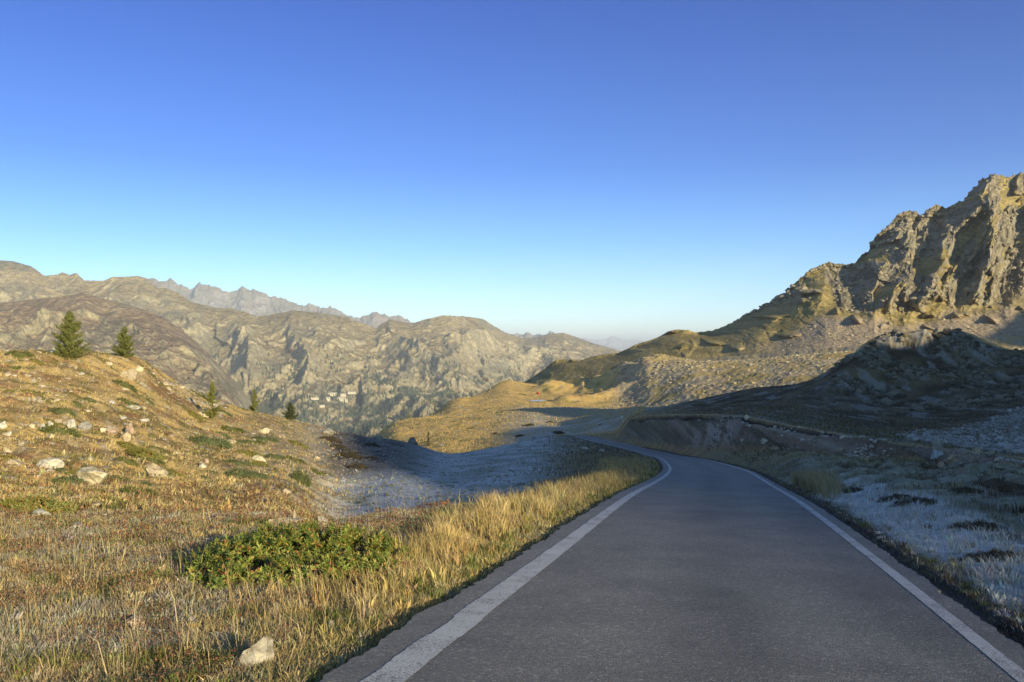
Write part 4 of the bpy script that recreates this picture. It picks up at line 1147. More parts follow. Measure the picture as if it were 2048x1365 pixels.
r = np.random.default_rng(21)
STRAW = [(0.50, 0.37, 0.17), (0.44, 0.31, 0.12), (0.38, 0.30, 0.17), (0.52, 0.42, 0.24)]
GOLD = [(0.50, 0.38, 0.155), (0.45, 0.335, 0.125), (0.54, 0.43, 0.21), (0.40, 0.285, 0.105)]
GREEN = [(0.15, 0.17, 0.045), (0.22, 0.22, 0.07), (0.13, 0.14, 0.04)]
FROST = [(0.48, 0.455, 0.39), (0.40, 0.385, 0.30), (0.32, 0.31, 0.215), (0.54, 0.51, 0.44)]
DARK = [(0.10, 0.06, 0.04), (0.14, 0.085, 0.05), (0.07, 0.05, 0.035)]
RED = [(0.27, 0.085, 0.045), (0.20, 0.075, 0.04), (0.30, 0.13, 0.055), (0.14, 0.07, 0.04), (0.16, 0.12, 0.05)]

# 1 meadow mat, left of the road
p, px_, lt = sample(230000, (-260, 1250), (4.6, 30), lambda px, d, x, y, l, z: (l < -2.5) * (1 - ss(18, 30, d) * 0.3), 22)
n_ = fbm(p[:, 0] / 0.9, p[:, 1] / 0.9, 4, 200); n2_ = fbm(p[:, 0] / 2.6, p[:, 1] / 2.6, 3, 201)
c = pal(STRAW + [(0.34, 0.27, 0.15), (0.42, 0.33, 0.16), (0.40, 0.35, 0.26), (0.46, 0.36, 0.19)], len(p), r)
gmask = (n_ > 0.12) & (r.uniform(0, 1, len(p)) < .75); c[gmask] = pal(GREEN + [(0.24, 0.22, 0.08)], gmask.sum(), r)
fm = (n2_ < -0.12) & (r.uniform(0, 1, len(p)) < .6); c[fm] = pal([(0.40, 0.36, 0.27), (0.45, 0.41, 0.32), (0.36, 0.30, 0.20)], fm.sum(), r)
vg = (lt > -3.2) & (r.uniform(0, 1, len(p)) < .5); c[vg] = pal(GREEN + GOLD + STRAW, vg.sum(), r)
blades('grass', p, r.uniform(.03, .11, len(p)) * (1 + .8 * n_), np.maximum(0.004, p[:, 1] * 0.00055), r.uniform(.4, 1.35, len(p)), c, 1, 'short dry meadow grass on the left of the road', clump=.55, csize=22)
# 2 tall straw stems
p, px_, lt = sample(5200, (-60, 1200), (4.8, 22), lambda px, d, x, y, l, z: (l < -2.75) * (0.20 + 0.8 * ss(-0.1, 0.25, fbm(x / 1.3, y / 1.3, 3, 203)) * (0.35 + 0.65 * ss(-7, -3.5, l))), 23)
blades('tall_grass', p, r.uniform(.15, .50, len(p)), np.maximum(0.0032, p[:, 1] * 0.0004), r.uniform(.1, .9, len(p)), pal(STRAW + GOLD, len(p), r), 2, 'tall straw stems standing over the near meadow', clump=.6, csize=6)
# 3 the thick golden verge
def vergefn(px, d, x, y, l, z):
    wdt = 1.9 + 0.045 * d
    return (l < -2.62) * (1 - ss(wdt + 0.9, wdt + 2.3, -l)) * ss(7, 11, d) * (1 - ss(62, 80, d)) * (0.35 + 0.65 * ss(-0.25, 0.15, fbm(x / 1.5, y / 2, 3, 204)))
p, px_, lt = sample(150000, (500, 1345), (6.5, 80), vergefn, 24)
hN = fbm(p[:, 0] / 1.2, p[:, 1] / 1.8, 3, 205)
ln = (0.25 + 0.22 * hN + 0.14 * ss(14, 26, p[:, 1])) * r.uniform(.65, 1.25, len(p)) * (0.35 + 0.65 * ss(2.6, 3.5, -lt))
cv = pal(GOLD + STRAW[:2], len(p), r)
gg = (lt > -3.0) & (r.uniform(0, 1, len(p)) < .5); cv[gg] = pal(GREEN, gg.sum(), r)
blades('verge_grass', p, np.clip(ln, .05, .8), np.maximum(0.005, p[:, 1] * 0.0005), r.uniform(.15, .75, len(p)), cv, 3, 'tall golden grass along the left edge of the road', lean_dir=3.0, clump=.55, csize=26)
# 4 short tufts right at the asphalt
p, px_, lt = sample(60000, (500, 1345), (5.0, 45), lambda px, d, x, y, l, z: (l < -2.47) * (l > -3.1), 25)
blades('verge_grass', p, r.uniform(.03, .12, len(p)), np.maximum(0.004, p[:, 1] * 0.0005), r.uniform(.3, 1.2, len(p)), pal(GREEN + STRAW + GOLD, len(p), r), 4, 'short green tufts hugging the left asphalt edge', lean_dir=0)
# 5 left hillside tufts
def hillfn(px, d, x, y, l, z):
    return (px < 820) * (1 - ss(580, 730, px + 30 * pn(x / 3, y / 4, 214))) * (0.25 + 0.75 * ss(-0.2, 0.2, fbm(x / 3.5, y / 2.2, 4, 206))) * (y < np.interp(px, [0, 270, 560, 690, 800], [84, 95, 118, 131, 143]))
p, px_, lt = sample(120000, (-60, 820), (20, 144), hillfn, 26)
nn_ = fbm(p[:, 0] / 6, p[:, 1] / 3.5, 4, 60); nb2 = fbm(p[:, 0] / 2.2 + 5, p[:, 1] / 1.6, 4, 61)
c = pal(GOLD + STRAW, len(p), r)
mk = (nn_ > 0.08) & (r.uniform(0, 1, len(p)) < .7); c[mk] = pal([(0.20, 0.13, 0.07), (0.26, 0.17, 0.08), (0.18, 0.15, 0.06)], mk.sum(), r)
mk = (nb2 > 0.2) & (r.uniform(0, 1, len(p)) < .7); c[mk] = pal([(0.15, 0.15, 0.045), (0.20, 0.18, 0.06)], mk.sum(), r)
blades('hill_grass', p, r.uniform(.08, .26, len(p)), p[:, 1] * 0.0008, r.uniform(.3, 1.2, len(p)), c, 5, 'tufts of golden grass covering the left hillside', lean_dir=-0.4, clump=.5, csize=8)
# 6 frosted grass of the hollow
def hollowfn(px, d, x, y, l, z):
    return (l < -3.4) * ss(600, 720, px + (d - 45) * 1.5) * (1 - ss(1130, 1290, px)) * (y < np.interp(px, [690, 800, 905, 1000, 1130, 1300], [128, 140, 150, 160, 225, 128]))
p, px_, lt = sample(34000, (560, 1310), (24, 220), hollowfn, 27)
c = pal(FROST[:3], len(p), r, .1); mk = fbm(p[:, 0] / 2.2, p[:, 1] / 3.2, 4, 71) > 0.05
c[mk] = pal([(0.22, 0.22, 0.13), (0.28, 0.27, 0.18), (0.17, 0.15, 0.09)], mk.sum(), r)
blades('frosted_grass', p, r.uniform(.04, .15, len(p)), p[:, 1] * 0.0009, r.uniform(.5, 1.3, len(p)), c, 6, 'frosted short grass in the shaded hollow', clump=.5, csize=6)
# 7 right meadow
def rightfn(px, d, x, y, l, z): return (l > 2.36) * (1 - ss(1.2, 5, d - np.interp(px, [1300, 1400, 1500, 1600, 1700, 1850, 2048], [125, 88, 69, 57, 51, 46, 40])) )
p, px_, lt = sample(185000, (1290, 2500), (5.0, 100), rightfn, 28)
n_ = fbm(p[:, 0] / 2.6 + 3, p[:, 1] / 1.5, 4, 87); n3 = fbm(p[:, 0] / 1.1, p[:, 1] / 1.1, 3, 207)
c = pal([(0.32, 0.31, 0.24), (0.25, 0.235, 0.15), (0.20, 0.175, 0.10), (0.37, 0.36, 0.30), (0.29, 0.25, 0.15)], len(p), r)
nr_ = px_ < 1600; c[nr_] = pal([(0.27, 0.23, 0.12), (0.20, 0.17, 0.10), (0.33, 0.28, 0.16)], nr_.sum(), r)
mk = (n_ > 0.10) & (lt > 5); c[mk] = pal(DARK, mk.sum(), r)
mk = (np.abs(lt - 3.6 - .4 * pn(p[:, 1] / 3, p[:, 1] * 0, 90)) < 0.95) & (p[:, 1] > 7) & (p[:, 1] < 25) & (r.uniform(0, 1, len(p)) < .85); c[mk] = pal([(0.54, 0.53, 0.50), (0.45, 0.44, 0.40)], mk.sum(), r)
mk = (lt < 2.65) & (r.uniform(0, 1, len(p)) < .5); c[mk] = pal(DARK + GREEN, mk.sum(), r)
ln = r.uniform(.05, .16, len(p)) * (1 + 0.8 * np.clip(n3, 0, 1)) * np.where(n_ > 0.1, 1.5, 1) * (0.45 + .55 * ss(2.4, 3.4, lt))
blades('frosted_grass', p, ln, np.maximum(0.0035, p[:, 1] * 0.0005), r.uniform(.4, 1.2, len(p)), c, 7, 'frosty grass and brown heather of the shaded meadow right of the road', lean_dir=3.6, clump=.5, csize=18)
# 8 a yellow clump beside the right line further on
def clumpfn(px, d, x, y, l, z): return (l > 2.7) * (l < 7.0) * np.exp(-((px - 1605 - (26 - d) * 3) / 42.) ** 2) * ss(21, 24, d) * (1 - ss(30, 33, d))
p, px_, lt = sample(40000, (1480, 1760), (20, 34), clumpfn, 29)
blades('tall_grass', p, r.uniform(.25, .60, len(p)), p[:, 1] * 0.0006, r.uniform(.1, .5, len(p)), pal([(0.30, 0.25, 0.13), (0.36, 0.31, 0.18), (0.24, 0.20, 0.11)], len(p), r), 8, 'clump of taller straw grass beside the right line at the bend', lean_dir=3.0)
CRD = lambda px: np.interp(px, [1230, 1262, 1300, 1400, 1500, 1600, 1700, 1800, 1900, 2048], [226, 222, 190, 122, 80, 66, 58, 54, 50, 45])
# 9 tufts on banks and shelf
p, px_, lt = sample(70000, (1225, 2100), (42, 240), lambda px, d, x, y, l, z: (l > 3.0) * (px > np.interp(d, [45, 60, 100, 140, 190, 230], [1700, 1500, 1420, 1370, 1290, 1240])) * 0.8 * (1 - (px < 2080) * ss(.90, .94, d / CRD(px)) * (1 - ss(.995, 1.0, d / CRD(px)))) * (0.35 + .65 * ss(-.2, .2, fbm(x / 5, y / 6, 3, 211))), 30)
blades('heath_grass', p, r.uniform(.10, .30, len(p)), p[:, 1] * 0.0007, r.uniform(.3, 1.1, len(p)), pal([(0.14, 0.10, 0.045), (0.20, 0.155, 0.08), (0.09, 0.062, 0.033), (0.24, 0.20, 0.12)], len(p), r), 9, 'brown heath grass on the shaded bank and shelf', lean_dir=3.0)
# 10 golden tufts of the middle hillside
p, px_, lt = sample(26000, (760, 1290), (230, 640), lambda px, d, x, y, l, z: 0.8 + 0 * px, 31)
blades('hill_grass', p, r.uniform(.15, .45, len(p)), p[:, 1] * 0.0007, r.uniform(.3, 1.1, len(p)), pal([(0.52, 0.35, 0.12), (0.46, 0.31, 0.11), (0.56, 0.40, 0.15)], len(p), r), 10, 'golden grass of the distant rolling hillside', lean_dir=3.0)
# 11 roadside heather inside the bend
p, px_, lt = sample(50000, (1040, 1345), (30, 215), lambda px, d, x, y, l, z: (l < -2.9) * ss(-30, -9, l + 10 * pn(x / 5, y / 9, 212)) * ss(34, 50, d) * .8 * ss(1040, 1200, px + 50 * pn(x / 4, y / 6, 213)), 32)
blades('heath_grass', p, r.uniform(.12, .42, len(p)), p[:, 1] * 0.0006, r.uniform(.2, .9, len(p)), pal([(0.30, 0.25, 0.14), (0.15, 0.11, 0.07), (0.10, 0.07, 0.05), (0.26, 0.24, 0.18), (0.38, 0.31, 0.16)], len(p), r), 11, 'heather and pale grass on the bank inside the bend', lean_dir=3.0)


# red-leaved bilberry: small leaves near the ground
def leaf_cloud(name, centres, size, col, seed, mat, parent=None, up=0.3, link=True, aspect=0.42):
    r = np.random.default_rng(seed)
    N = len(centres)
    dirv = r.normal(size=(N, 3)); dirv[:, 2] = np.abs(dirv[:, 2]) + up
    dirv /= np.linalg.norm(dirv, axis=1, keepdims=True)
    sd2 = np.cross(dirv, r.normal(size=(N, 3))); sd2 /= np.linalg.norm(sd2, axis=1, keepdims=True)
    s_ = size[:, None]
    V = np.stack([centres, centres + dirv * s_ * .5 + sd2 * s_ * aspect * .5, centres + dirv * s_, centres + dirv * s_ * .5 - sd2 * s_ * aspect * .5], 1)
    f = np.arange(N * 4).reshape(N, 4)
    return mesh_obj(name, V, f, mat, np.repeat(col[:, None, :], 4, 1), parent=parent, link=link)


p, px_, lt = sample(90000, (-60, 900), (4.8, 36), lambda px, d, x, y, l, z: (l < -3.2) * ss(0.04, 0.18, fbm(x / 0.9 + 7, y / 0.8, 3, 210)), 40)
p[:, 2] += r.uniform(0.02, .13, len(p))
o = leaf_cloud('bilberry_undergrowth', p, np.maximum(.016, p[:, 1] * .0022) * r.uniform(.7, 1.3, len(p)), pal(RED + [(0.12, 0.11, 0.04)], len(p), r), 41, M_leaf, aspect=.6)
tag(o, 'low red-leaved bilberry patches in the near meadow', kind='stuff')


# ================================================================== shrubs
def rosettes(cent, out_dir, nleaf, size, cols_, tipcols, seed):
    r = np.random.default_rng(seed)
    N = len(cent)
    a = np.tile(np.linspace(0, 2 * math.pi, nleaf, endpoint=False), (N, 1)) + r.uniform(0, 6, (N, 1)) + r.normal(0, .25, (N, nleaf))
    elv = r.uniform(-0.25, 1.15, (N, nleaf))
    w_ = out_dir / np.linalg.norm(out_dir, axis=1, keepdims=True)
    u_ = np.cross(w_, np.array([0.3, 0.2, 1.0])); u_ /= np.linalg.norm(u_, axis=1, keepdims=True) + 1e-9
    v_ = np.cross(w_, u_)
    dirv = (np.cos(a)[..., None] * u_[:, None] + np.sin(a)[..., None] * v_[:, None]) * np.cos(elv)[..., None] + np.sin(elv)[..., None] * w_[:, None]
    tang = -np.sin(a)[..., None] * u_[:, None] + np.cos(a)[..., None] * v_[:, None]
    s_ = (size[:, None] * r.uniform(.7, 1.15, (N, nleaf)))[..., None]
    b = cent[:, None] - w_[:, None] * s_ * r.uniform(0, 1.3, (N, nleaf))[..., None]
    m = b + dirv * s_ * .55
    nrm = np.cross(dirv, tang)
    V = np.stack([b, m + tang * s_ * .17 + nrm * s_ * .04, b + dirv * s_ * 1.0 - nrm * s_ * .06, m - tang * s_ * .17 + nrm * s_ * .04], 2)
    c = np.array(cols_)[r.integers(0, len(cols_), N)][:, None] * (1 + r.normal(0, .16, (N, nleaf, 1)))
    t_ = (r.uniform(0, 1, (N, nleaf)) < tipcols[1])
    c = np.where(t_[..., None], np.array(tipcols[0])[r.integers(0, len(tipcols[0]), (N, nleaf))], c)
    c = np.repeat(c[:, :, None, :], 4, 2)
    return V.reshape(-1, 3), np.arange(N * nleaf * 4).reshape(-1, 4), np.clip(c.reshape(-1, 3), .01, .6)


def tube(p0, p1, r0, r1, k=6):
    p0, p1 = np.array(p0, float), np.array(p1, float)
    d = p1 - p0; d /= np.linalg.norm(d) + 1e-9
    u = np.cross(d, [0.31, 0.2, 0.93]); u /= np.linalg.norm(u) + 1e-9; v = np.cross(d, u)
    a = np.linspace(0, 2 * math.pi, k, endpoint=False)
    ring = np.cos(a)[:, None] * u + np.sin(a)[:, None] * v
    V = np.concatenate([p0 + ring * r0, p1 + ring * r1])
    f = [[i, (i + 1) % k, k + (i + 1) % k, k + i] for i in range(k)]
    return V, np.array(f)


def join(parts):
    Vs, Fs, off = [], [], 0
    for v, f in parts:
        Vs.append(v); Fs.append(f + off); off += len(v)
    return np.concatenate(Vs), np.concatenate(Fs)


# the rhododendron by the road
def big_shrub():
    r = np.random.default_rng(50)
    lumps = []
    for px, d, rx_, rz_ in [(408, 9.6, .26, .22), (450, 10.2, .42, .46), (500, 10.0, .42, .50), (548, 10.5, .44, .58), (600, 10.2, .44, .60), (650, 10.6, .42, .62), (700, 10.3, .42, .60), (745, 10.6, .36, .50), (785, 10.3, .26, .34), (520, 9.4, .36, .34), (600, 9.3, .38, .36), (680, 9.5, .38, .38), (460, 9.3, .30, .28), (745, 9.7, .3, .30), (620, 11.0, .45, .56), (540, 11.0, .42, .52), (700, 11.0, .4, .5)]:
        x = (px - 1024) / F * d
        lumps.append((x, d, float(gh(x, d)), rx_, rz_))
    root = empty('rhododendron_bush', (lumps[4][0], lumps[4][1], lumps[4][2]))
    tag(root, 'large glossy green rhododendron bush with orange tinged tips beside the road', 'bush')
    cen, out = [], []
    for (x, y, z, a, h) in lumps:
        n = int(230 * (a / .42) ** 2)
        dv = r.normal(size=(n, 3)); dv[:, 2] = np.abs(dv[:, 2]) * 0.9 + .02; dv /= np.linalg.norm(dv, axis=1, keepdims=True)
        rad = r.uniform(.80, 1.08, n) + 0.13 * pn(dv[:, 0] * 3 + x * 4, dv[:, 2] * 3 + y * 3, 51)
        c_ = np.stack([x + dv[:, 0] * a * rad, y + dv[:, 1] * a * rad, z + dv[:, 2] * h * .8 * rad], -1)
        cen.append(c_); out.append(dv + np.array([0, 0, .5]))
    cen = np.concatenate(cen); out = np.concatenate(out)
    keep = np.ones(len(cen), bool)
    for (x, y, z, a, h) in lumps:
        q_ = ((cen[:, 0] - x) / a) ** 2 + ((cen[:, 1] - y) / a) ** 2 + ((cen[:, 2] - z) / (h * .8)) ** 2
        keep &= ~((q_ < 0.50))
    gap = pn(cen[:, 0] * 4.2, cen[:, 2] * 5 + cen[:, 1] * 2, 52) < 0.24
    keep &= gap
    cen, out = cen[keep], out[keep]
    V, f, c = rosettes(cen, out, 15, np.full(len(cen), .062), [(0.16, 0.21, 0.035), (0.21, 0.25, 0.045), (0.11, 0.155, 0.03), (0.26, 0.26, 0.055)],
                       ([(0.36, 0.20, 0.05), (0.42, 0.30, 0.06), (0.33, 0.12, 0.04)], .13), 53)
    loc = np.array(root.location)
    mesh_obj('foliage', V - loc, f, M_leaf, c, parent=root)
    st = []
    for i in range(150):
        j = r.integers(len(cen)); l = lumps[r.integers(len(lumps))]
        b = np.array([l[0] + r.normal(0, .1), l[1] + r.normal(0, .1), l[2] - .02])
        e = cen[np.argmin(((cen - b) ** 2).sum(1) + r.uniform(0, .5, len(cen)))]
        st.append(tube(b - loc, e - loc, .010, .004, 5))
    v, f = join(st)
    mesh_obj('stems', v, f, M_bark, parent=root)


big_shrub()

# low mats on the hillside
def mat_proto(seed, cols_, tips):
    r = np.random.default_rng(seed)
    n = 520
    dv = r.normal(size=(n, 3)); dv[:, 2] = np.abs(dv[:, 2]) * .7 + .02; dv /= np.linalg.norm(dv, axis=1, keepdims=True)
    th = np.arctan2(dv[:, 1], dv[:, 0])
    rad = (1 + .22 * np.sin(th * 2 + seed) + .14 * np.sin(th * 5 + seed * 2) + .10 * pn(dv[:, 0] * 3 + seed, dv[:, 1] * 3, 60)) * r.uniform(.82, 1.05, n)
    cen = dv * rad[:, None] * np.array([1, .6, .34]); cen[:, 2] -= .04
    V, f, c = rosettes(cen, dv + np.array([0, 0, .6]), 9, np.full(n, .11), cols_, tips, seed)
    return mesh_obj('foliage', V, f, M_leaf, c, link=False)


mats = [mat_proto(70 + i, cs, tp) for i, (cs, tp) in enumerate([
    ([(0.13, 0.155, 0.045), (0.17, 0.18, 0.05), (0.10, 0.12, 0.04)], ([(0.26, 0.16, 0.06)], .06)),
    ([(0.11, 0.14, 0.05), (0.14, 0.16, 0.07)], ([(0.2, 0.2, 0.1)], .1)),
    ([(0.17, 0.19, 0.045), (0.22, 0.21, 0.05)], ([(0.36, 0.18, 0.05)], .16)),
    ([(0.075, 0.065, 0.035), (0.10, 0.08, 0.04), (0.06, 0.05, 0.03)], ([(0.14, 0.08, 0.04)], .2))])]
stemv, stemf = join([tube((0, 0, -.1), (math.cos(a) * .5, math.sin(a) * .3, .12), .03, .01, 5) for a in np.linspace(0, 6.28, 9)[:-1]])
stem_o = mesh_obj('stems', stemv, stemf, M_bark, link=False)


def mat_shrub(px, py, wpx, kind, label, group=None, hpx=None, dmin=3, cat='shrub'):
    x, y, z = hit(px, py, dmin)
    s = wpx / F * y / 2
    root = empty('low_shrub', (x, y, z))
    sz = s if hpx is None else (hpx / F * y) / 0.36
    root.scale = (s, s * 0.9, sz)
    # settle onto the slope
    gxs = float(gh(x + s * .8, y) - gh(x - s * .8, y)) / (1.6 * s)
    gys = float(gh(x, y + s * .5) - gh(x, y - s * .5)) / (1.0 * s)
    root.rotation_euler = (math.atan(gys) * .9, -math.atan(gxs) * .9, 0)
    tag(root, label, cat, group)
    f = mats[kind].copy(); sc.collection.objects.link(f); f.parent = root
    if wpx > 34:
        g = stem_o.copy(); sc.collection.objects.link(g); g.parent = root
    return root


MS_ = mat_shrub
MS_(80, 1020, 150, 2, 'broad green and rusty shrub mat around the grey wedge-shaped stone', hpx=30)
MS_(205, 1006, 80, 2, 'rusty green shrub mat right of the pale flat slab', hpx=16)
MS_(120, 868, 70, 0, 'olive shrub mat in the lap of the tumbled stone row', hpx=18)
MS_(298, 915, 70, 2, 'olive yellow shrub right of the stone row')
MS_(420, 888, 76, 1, 'long dark green shrub mat in pale golden grass')
MS_(465, 862, 50, 0, 'narrow dark shrub mat near the skyline of the hill')
MS_(590, 923, 44, 0, 'dark oval shrub mat alone on pale grass')
MS_(640, 950, 52, 0, 'dark shrub mat at the edge of the frosty ground')
MS_(600, 966, 38, 1, 'roundish dark green shrub at the foot of the hill', hpx=26)
MS_(550, 915, 36, 1, 'olive shrub above the roundish one')
MS_(485, 950, 60, 1, 'grey green shrub below the slanting pale stone')
MS_(530, 882, 50, 1, 'olive shrub below the cream skyline stone')
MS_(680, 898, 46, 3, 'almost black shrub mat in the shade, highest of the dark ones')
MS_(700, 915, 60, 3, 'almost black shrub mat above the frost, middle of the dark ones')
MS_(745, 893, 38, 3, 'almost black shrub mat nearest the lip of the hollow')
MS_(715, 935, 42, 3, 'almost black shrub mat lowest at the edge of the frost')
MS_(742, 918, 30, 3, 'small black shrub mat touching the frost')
MS_(660, 882, 50, 3, 'dark shrub mat just right of the shaded pale slab')
MS_(255, 925, 40, 0, 'small olive shrub below the flat tan boulder')
MS_(250, 773, 44, 0, 'bright olive shrub under the big crest outcrop')
MS_(395, 765, 34, 0, 'green shrub among the crest stones')
MS_(40, 712, 46, 0, 'olive shrub on the crest left of the large conifer')
R2 = np.random.default_rng(77)
gk = 0
while gk < 46:
    px = R2.uniform(0, 640); py = R2.uniform(715, 1000)
    if py < hill_sky(px) + 8 or float(fbm(px / 90., py / 30., 3, 190)) < 0.0: continue
    MS_(px, py, R2.uniform(18, 48) * (0.7 + (py - 700) / 400), int(R2.choice([0, 1, 1, 2])), 'low olive shrub mat in the golden grass of the left hillside', 'shrub mats on the left hillside')
    gk += 1
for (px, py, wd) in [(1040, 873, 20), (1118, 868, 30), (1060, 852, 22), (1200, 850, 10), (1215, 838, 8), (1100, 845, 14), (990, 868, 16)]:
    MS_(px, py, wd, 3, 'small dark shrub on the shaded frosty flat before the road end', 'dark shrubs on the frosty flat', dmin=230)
for (px, py, wd) in [(940, 858, 14), (870, 872, 12), (905, 845, 12), (1000, 826, 14), (930, 882, 16), (1045, 790, 14), (1185, 790, 10)]:
    MS_(px, py, wd, 0, 'green shrub dot on the golden middle hillside', 'green shrubs on the golden hillside', dmin=250)
for (px, py, wd) in [(1960, 1060, 110), (1830, 1010, 90), (1990, 1120, 120), (1700, 985, 60), (1790, 1000, 70), (1930, 985, 60), (1850, 1240, 70), (2020, 1080, 80)]:
    MS_(px, py, wd, 3, 'dark brown leafless heather clump on the frosty right meadow', 'heather clumps right of the road', hpx=wd * .16, dmin=5)


# ================================================================== conifers
def conifer(px, py, hpx, wpx, label, seed, cols_, density=1.0, gapz=None, dmin=3.0, group=None, trunkfrac=1.0, lowskirt=True):
    x, y, z = hit(px, py, dmin)
    H = hpx / F * y; Wd = wpx / F * y / 2
    r = np.random.default_rng(seed)
    root = empty('conifer_tree', (x, y, z - .03))
    tag(root, label, 'tree', group)
    tv_, tf_ = join([tube((0, 0, 0), (0, 0, H * .5), H * .022, H * .014, 8), tube((0, 0, H * .5), (0, 0, H * .97), H * .014, H * .003, 8)])
    tr = mesh_obj('trunk', tv_, tf_, M_bark, parent=root)
    cen, dr, sz = [], [], []
    nb = int(110 * density)
    br = []
    for i in range(nb):
        f = (i + r.uniform()) / nb                # 0 bottom .. 1 top
        if gapz is not None and gapz[0] < f < gapz[1] and r.uniform() < .8: continue
        hz = H * (0.04 + .93 * f)
        L = Wd * (1 - f) ** 0.8 * r.uniform(.5, 1.22) * (1.0 if f > .08 else .75) + .03 * H * (1 - f)
        a = r.uniform(0, 6.283)
        rise = r.uniform(.05, .35) + .5 * f
        m = max(4, int(L / H * 55))
        s = np.linspace(.12, 1, m)
        bx = np.cos(a) * L * s; by = np.sin(a) * L * s
        bz = hz + L * s * rise - L * .10 * np.sin(s * 3.0)
        pts = np.stack([bx, by, bz], -1)
        br.append(tube(pts[0] * np.array([0, 0, 1]), pts[-1], H * .006, H * .0015, 4))
        for k_ in range(3):
            jit = r.normal(0, .018 * H, (m, 3)) * (1.1 - s)[:, None]
            cen.append(pts + jit)
            dd = np.stack([np.full(m, math.cos(a + r.normal(0, .5))), np.full(m, math.sin(a + r.normal(0, .5))), np.full(m, .45)], -1) + r.normal(0, .5, (m, 3))
            dr.append(dd); sz.append(np.full(m, H * .040) * r.uniform(.7, 1.2, m))
    cen = np.concatenate(cen); dr = np.concatenate(dr); sz = np.concatenate(sz)
    V, f_, c = rosettes(cen, dr, 6, sz, cols_, ([(0.22, 0.22, 0.06)], .08), seed + 1)
    c = mix(c, c * 0.0 + np.array(cols_[0]) * 1.0, 0.2 * np.ones(len(c)))
    mesh_obj('crown', V, f_, M_leaf, c, parent=root)
    bv, bf = join(br)
    mesh_obj('limbs', bv, bf, M_bark, parent=tr)
    return root


SPR = [(0.15, 0.165, 0.045), (0.20, 0.205, 0.055), (0.11, 0.125, 0.035)]
LAR = [(0.19, 0.19, 0.05), (0.23, 0.21, 0.05), (0.15, 0.16, 0.045)]
conifer(139, 716, 94, 76, 'largest conifer, broad and dense, on the left hill crest', 301, SPR, 1.15)
conifer(249, 716, 64, 52, 'second conifer on the crest, smaller and darker, to the right of the largest', 302, SPR, .9)
conifer(425, 838, 74, 40, 'sparse light green larch with a bare middle and bushy foot', 303, LAR, .8, gapz=(.22, .45))
conifer(509, 822, 46, 26, 'pale yellow-green little larch behind the skyline', 304, LAR, .55, dmin=80)
conifer(580, 838, 36, 34, 'small dark bushy conifer on the skyline', 305, [(0.055, 0.075, 0.03), (0.075, 0.09, 0.035)], .9, dmin=80)
conifer(857, 893, 30, 13, 'thin spindly conifer on the dark lip before the golden slope', 306, [(0.08, 0.085, 0.035), (0.10, 0.09, 0.03)], .35, dmin=110)
conifer(818, 790 + 37, 10, 7, 'tiny conifer on the edge of the golden spur over the valley', 307, SPR, .3, dmin=300)

# dried dock beside the bush, far from the road
def dock(px, py, hpx):
    x, y, z = hit(px, py)
    h = hpx / F * y
    root = empty('dried_dock_plant', (x, y, z))
    tag(root, 'dead brown dock stalks standing up before the pale foot of the hill', 'plant')
    r = np.random.default_rng(9)
    st, cl = [], []
    for i in range(5):
        a = r.uniform(0, 6.28); t_ = np.array([math.cos(a) * .12 * h, math.sin(a) * .1 * h, h * r.uniform(.6, 1)]); b0 = np.array([(i - 2) * .14 * h, r.normal(0, .03), 0])
        st.append(tube(b0, b0 + t_, .008, .004, 5))
        for s in np.linspace(.4, .98, 60): cl.append(b0 + t_ * s + r.normal(0, .016, 3))
    v, f = join(st); mesh_obj('stalk', v, f, M_bark, parent=root)
    cl = np.array(cl)
    leaf_cloud('seed_heads', cl, np.full(len(cl), .035), pal([(0.13, 0.055, 0.03), (0.18, 0.08, 0.04)], len(cl), r), 10, M_leaf, parent=root, aspect=.8)


dock(505, 1014, 48)

# ================================================================== things far off
M_wall = flat_material('plaster', (0.46, 0.41, 0.31), scale=.3, bump=0)
M_roofm = flat_material('roof_sheet', (0.30, 0.27, 0.23), scale=.3, bump=0)
M_win = flat_material('dark_window', (0.04, 0.045, 0.05), rough=.3, bump=0)


def p2hit(px, py):
    """point of the far valley side under a photo pixel"""
    prx = 1024 + F * P2[:420, :, 0] / P2[:420, :, 1]; pry = HY - F * P2[:420, :, 2] / P2[:420, :, 1]
    i, j = np.unravel_index(np.argmin((prx - px) ** 2 + (pry - py) ** 2), prx.shape)
    return P2[i, j]


def box(sx, sy, z0, z1, ox=0, oy=0):
    v = np.array([[x, y, z] for z in (z0, z1) for x, y in ((-sx, -sy), (sx, -sy), (sx, sy), (-sx, sy))], float) + [ox, oy, 0]
    f = np.array([[0, 3, 2, 1], [4, 5, 6, 7], [0, 1, 5, 4], [1, 2, 6, 5], [2, 3, 7, 6], [3, 0, 4, 7]])
    return v, f


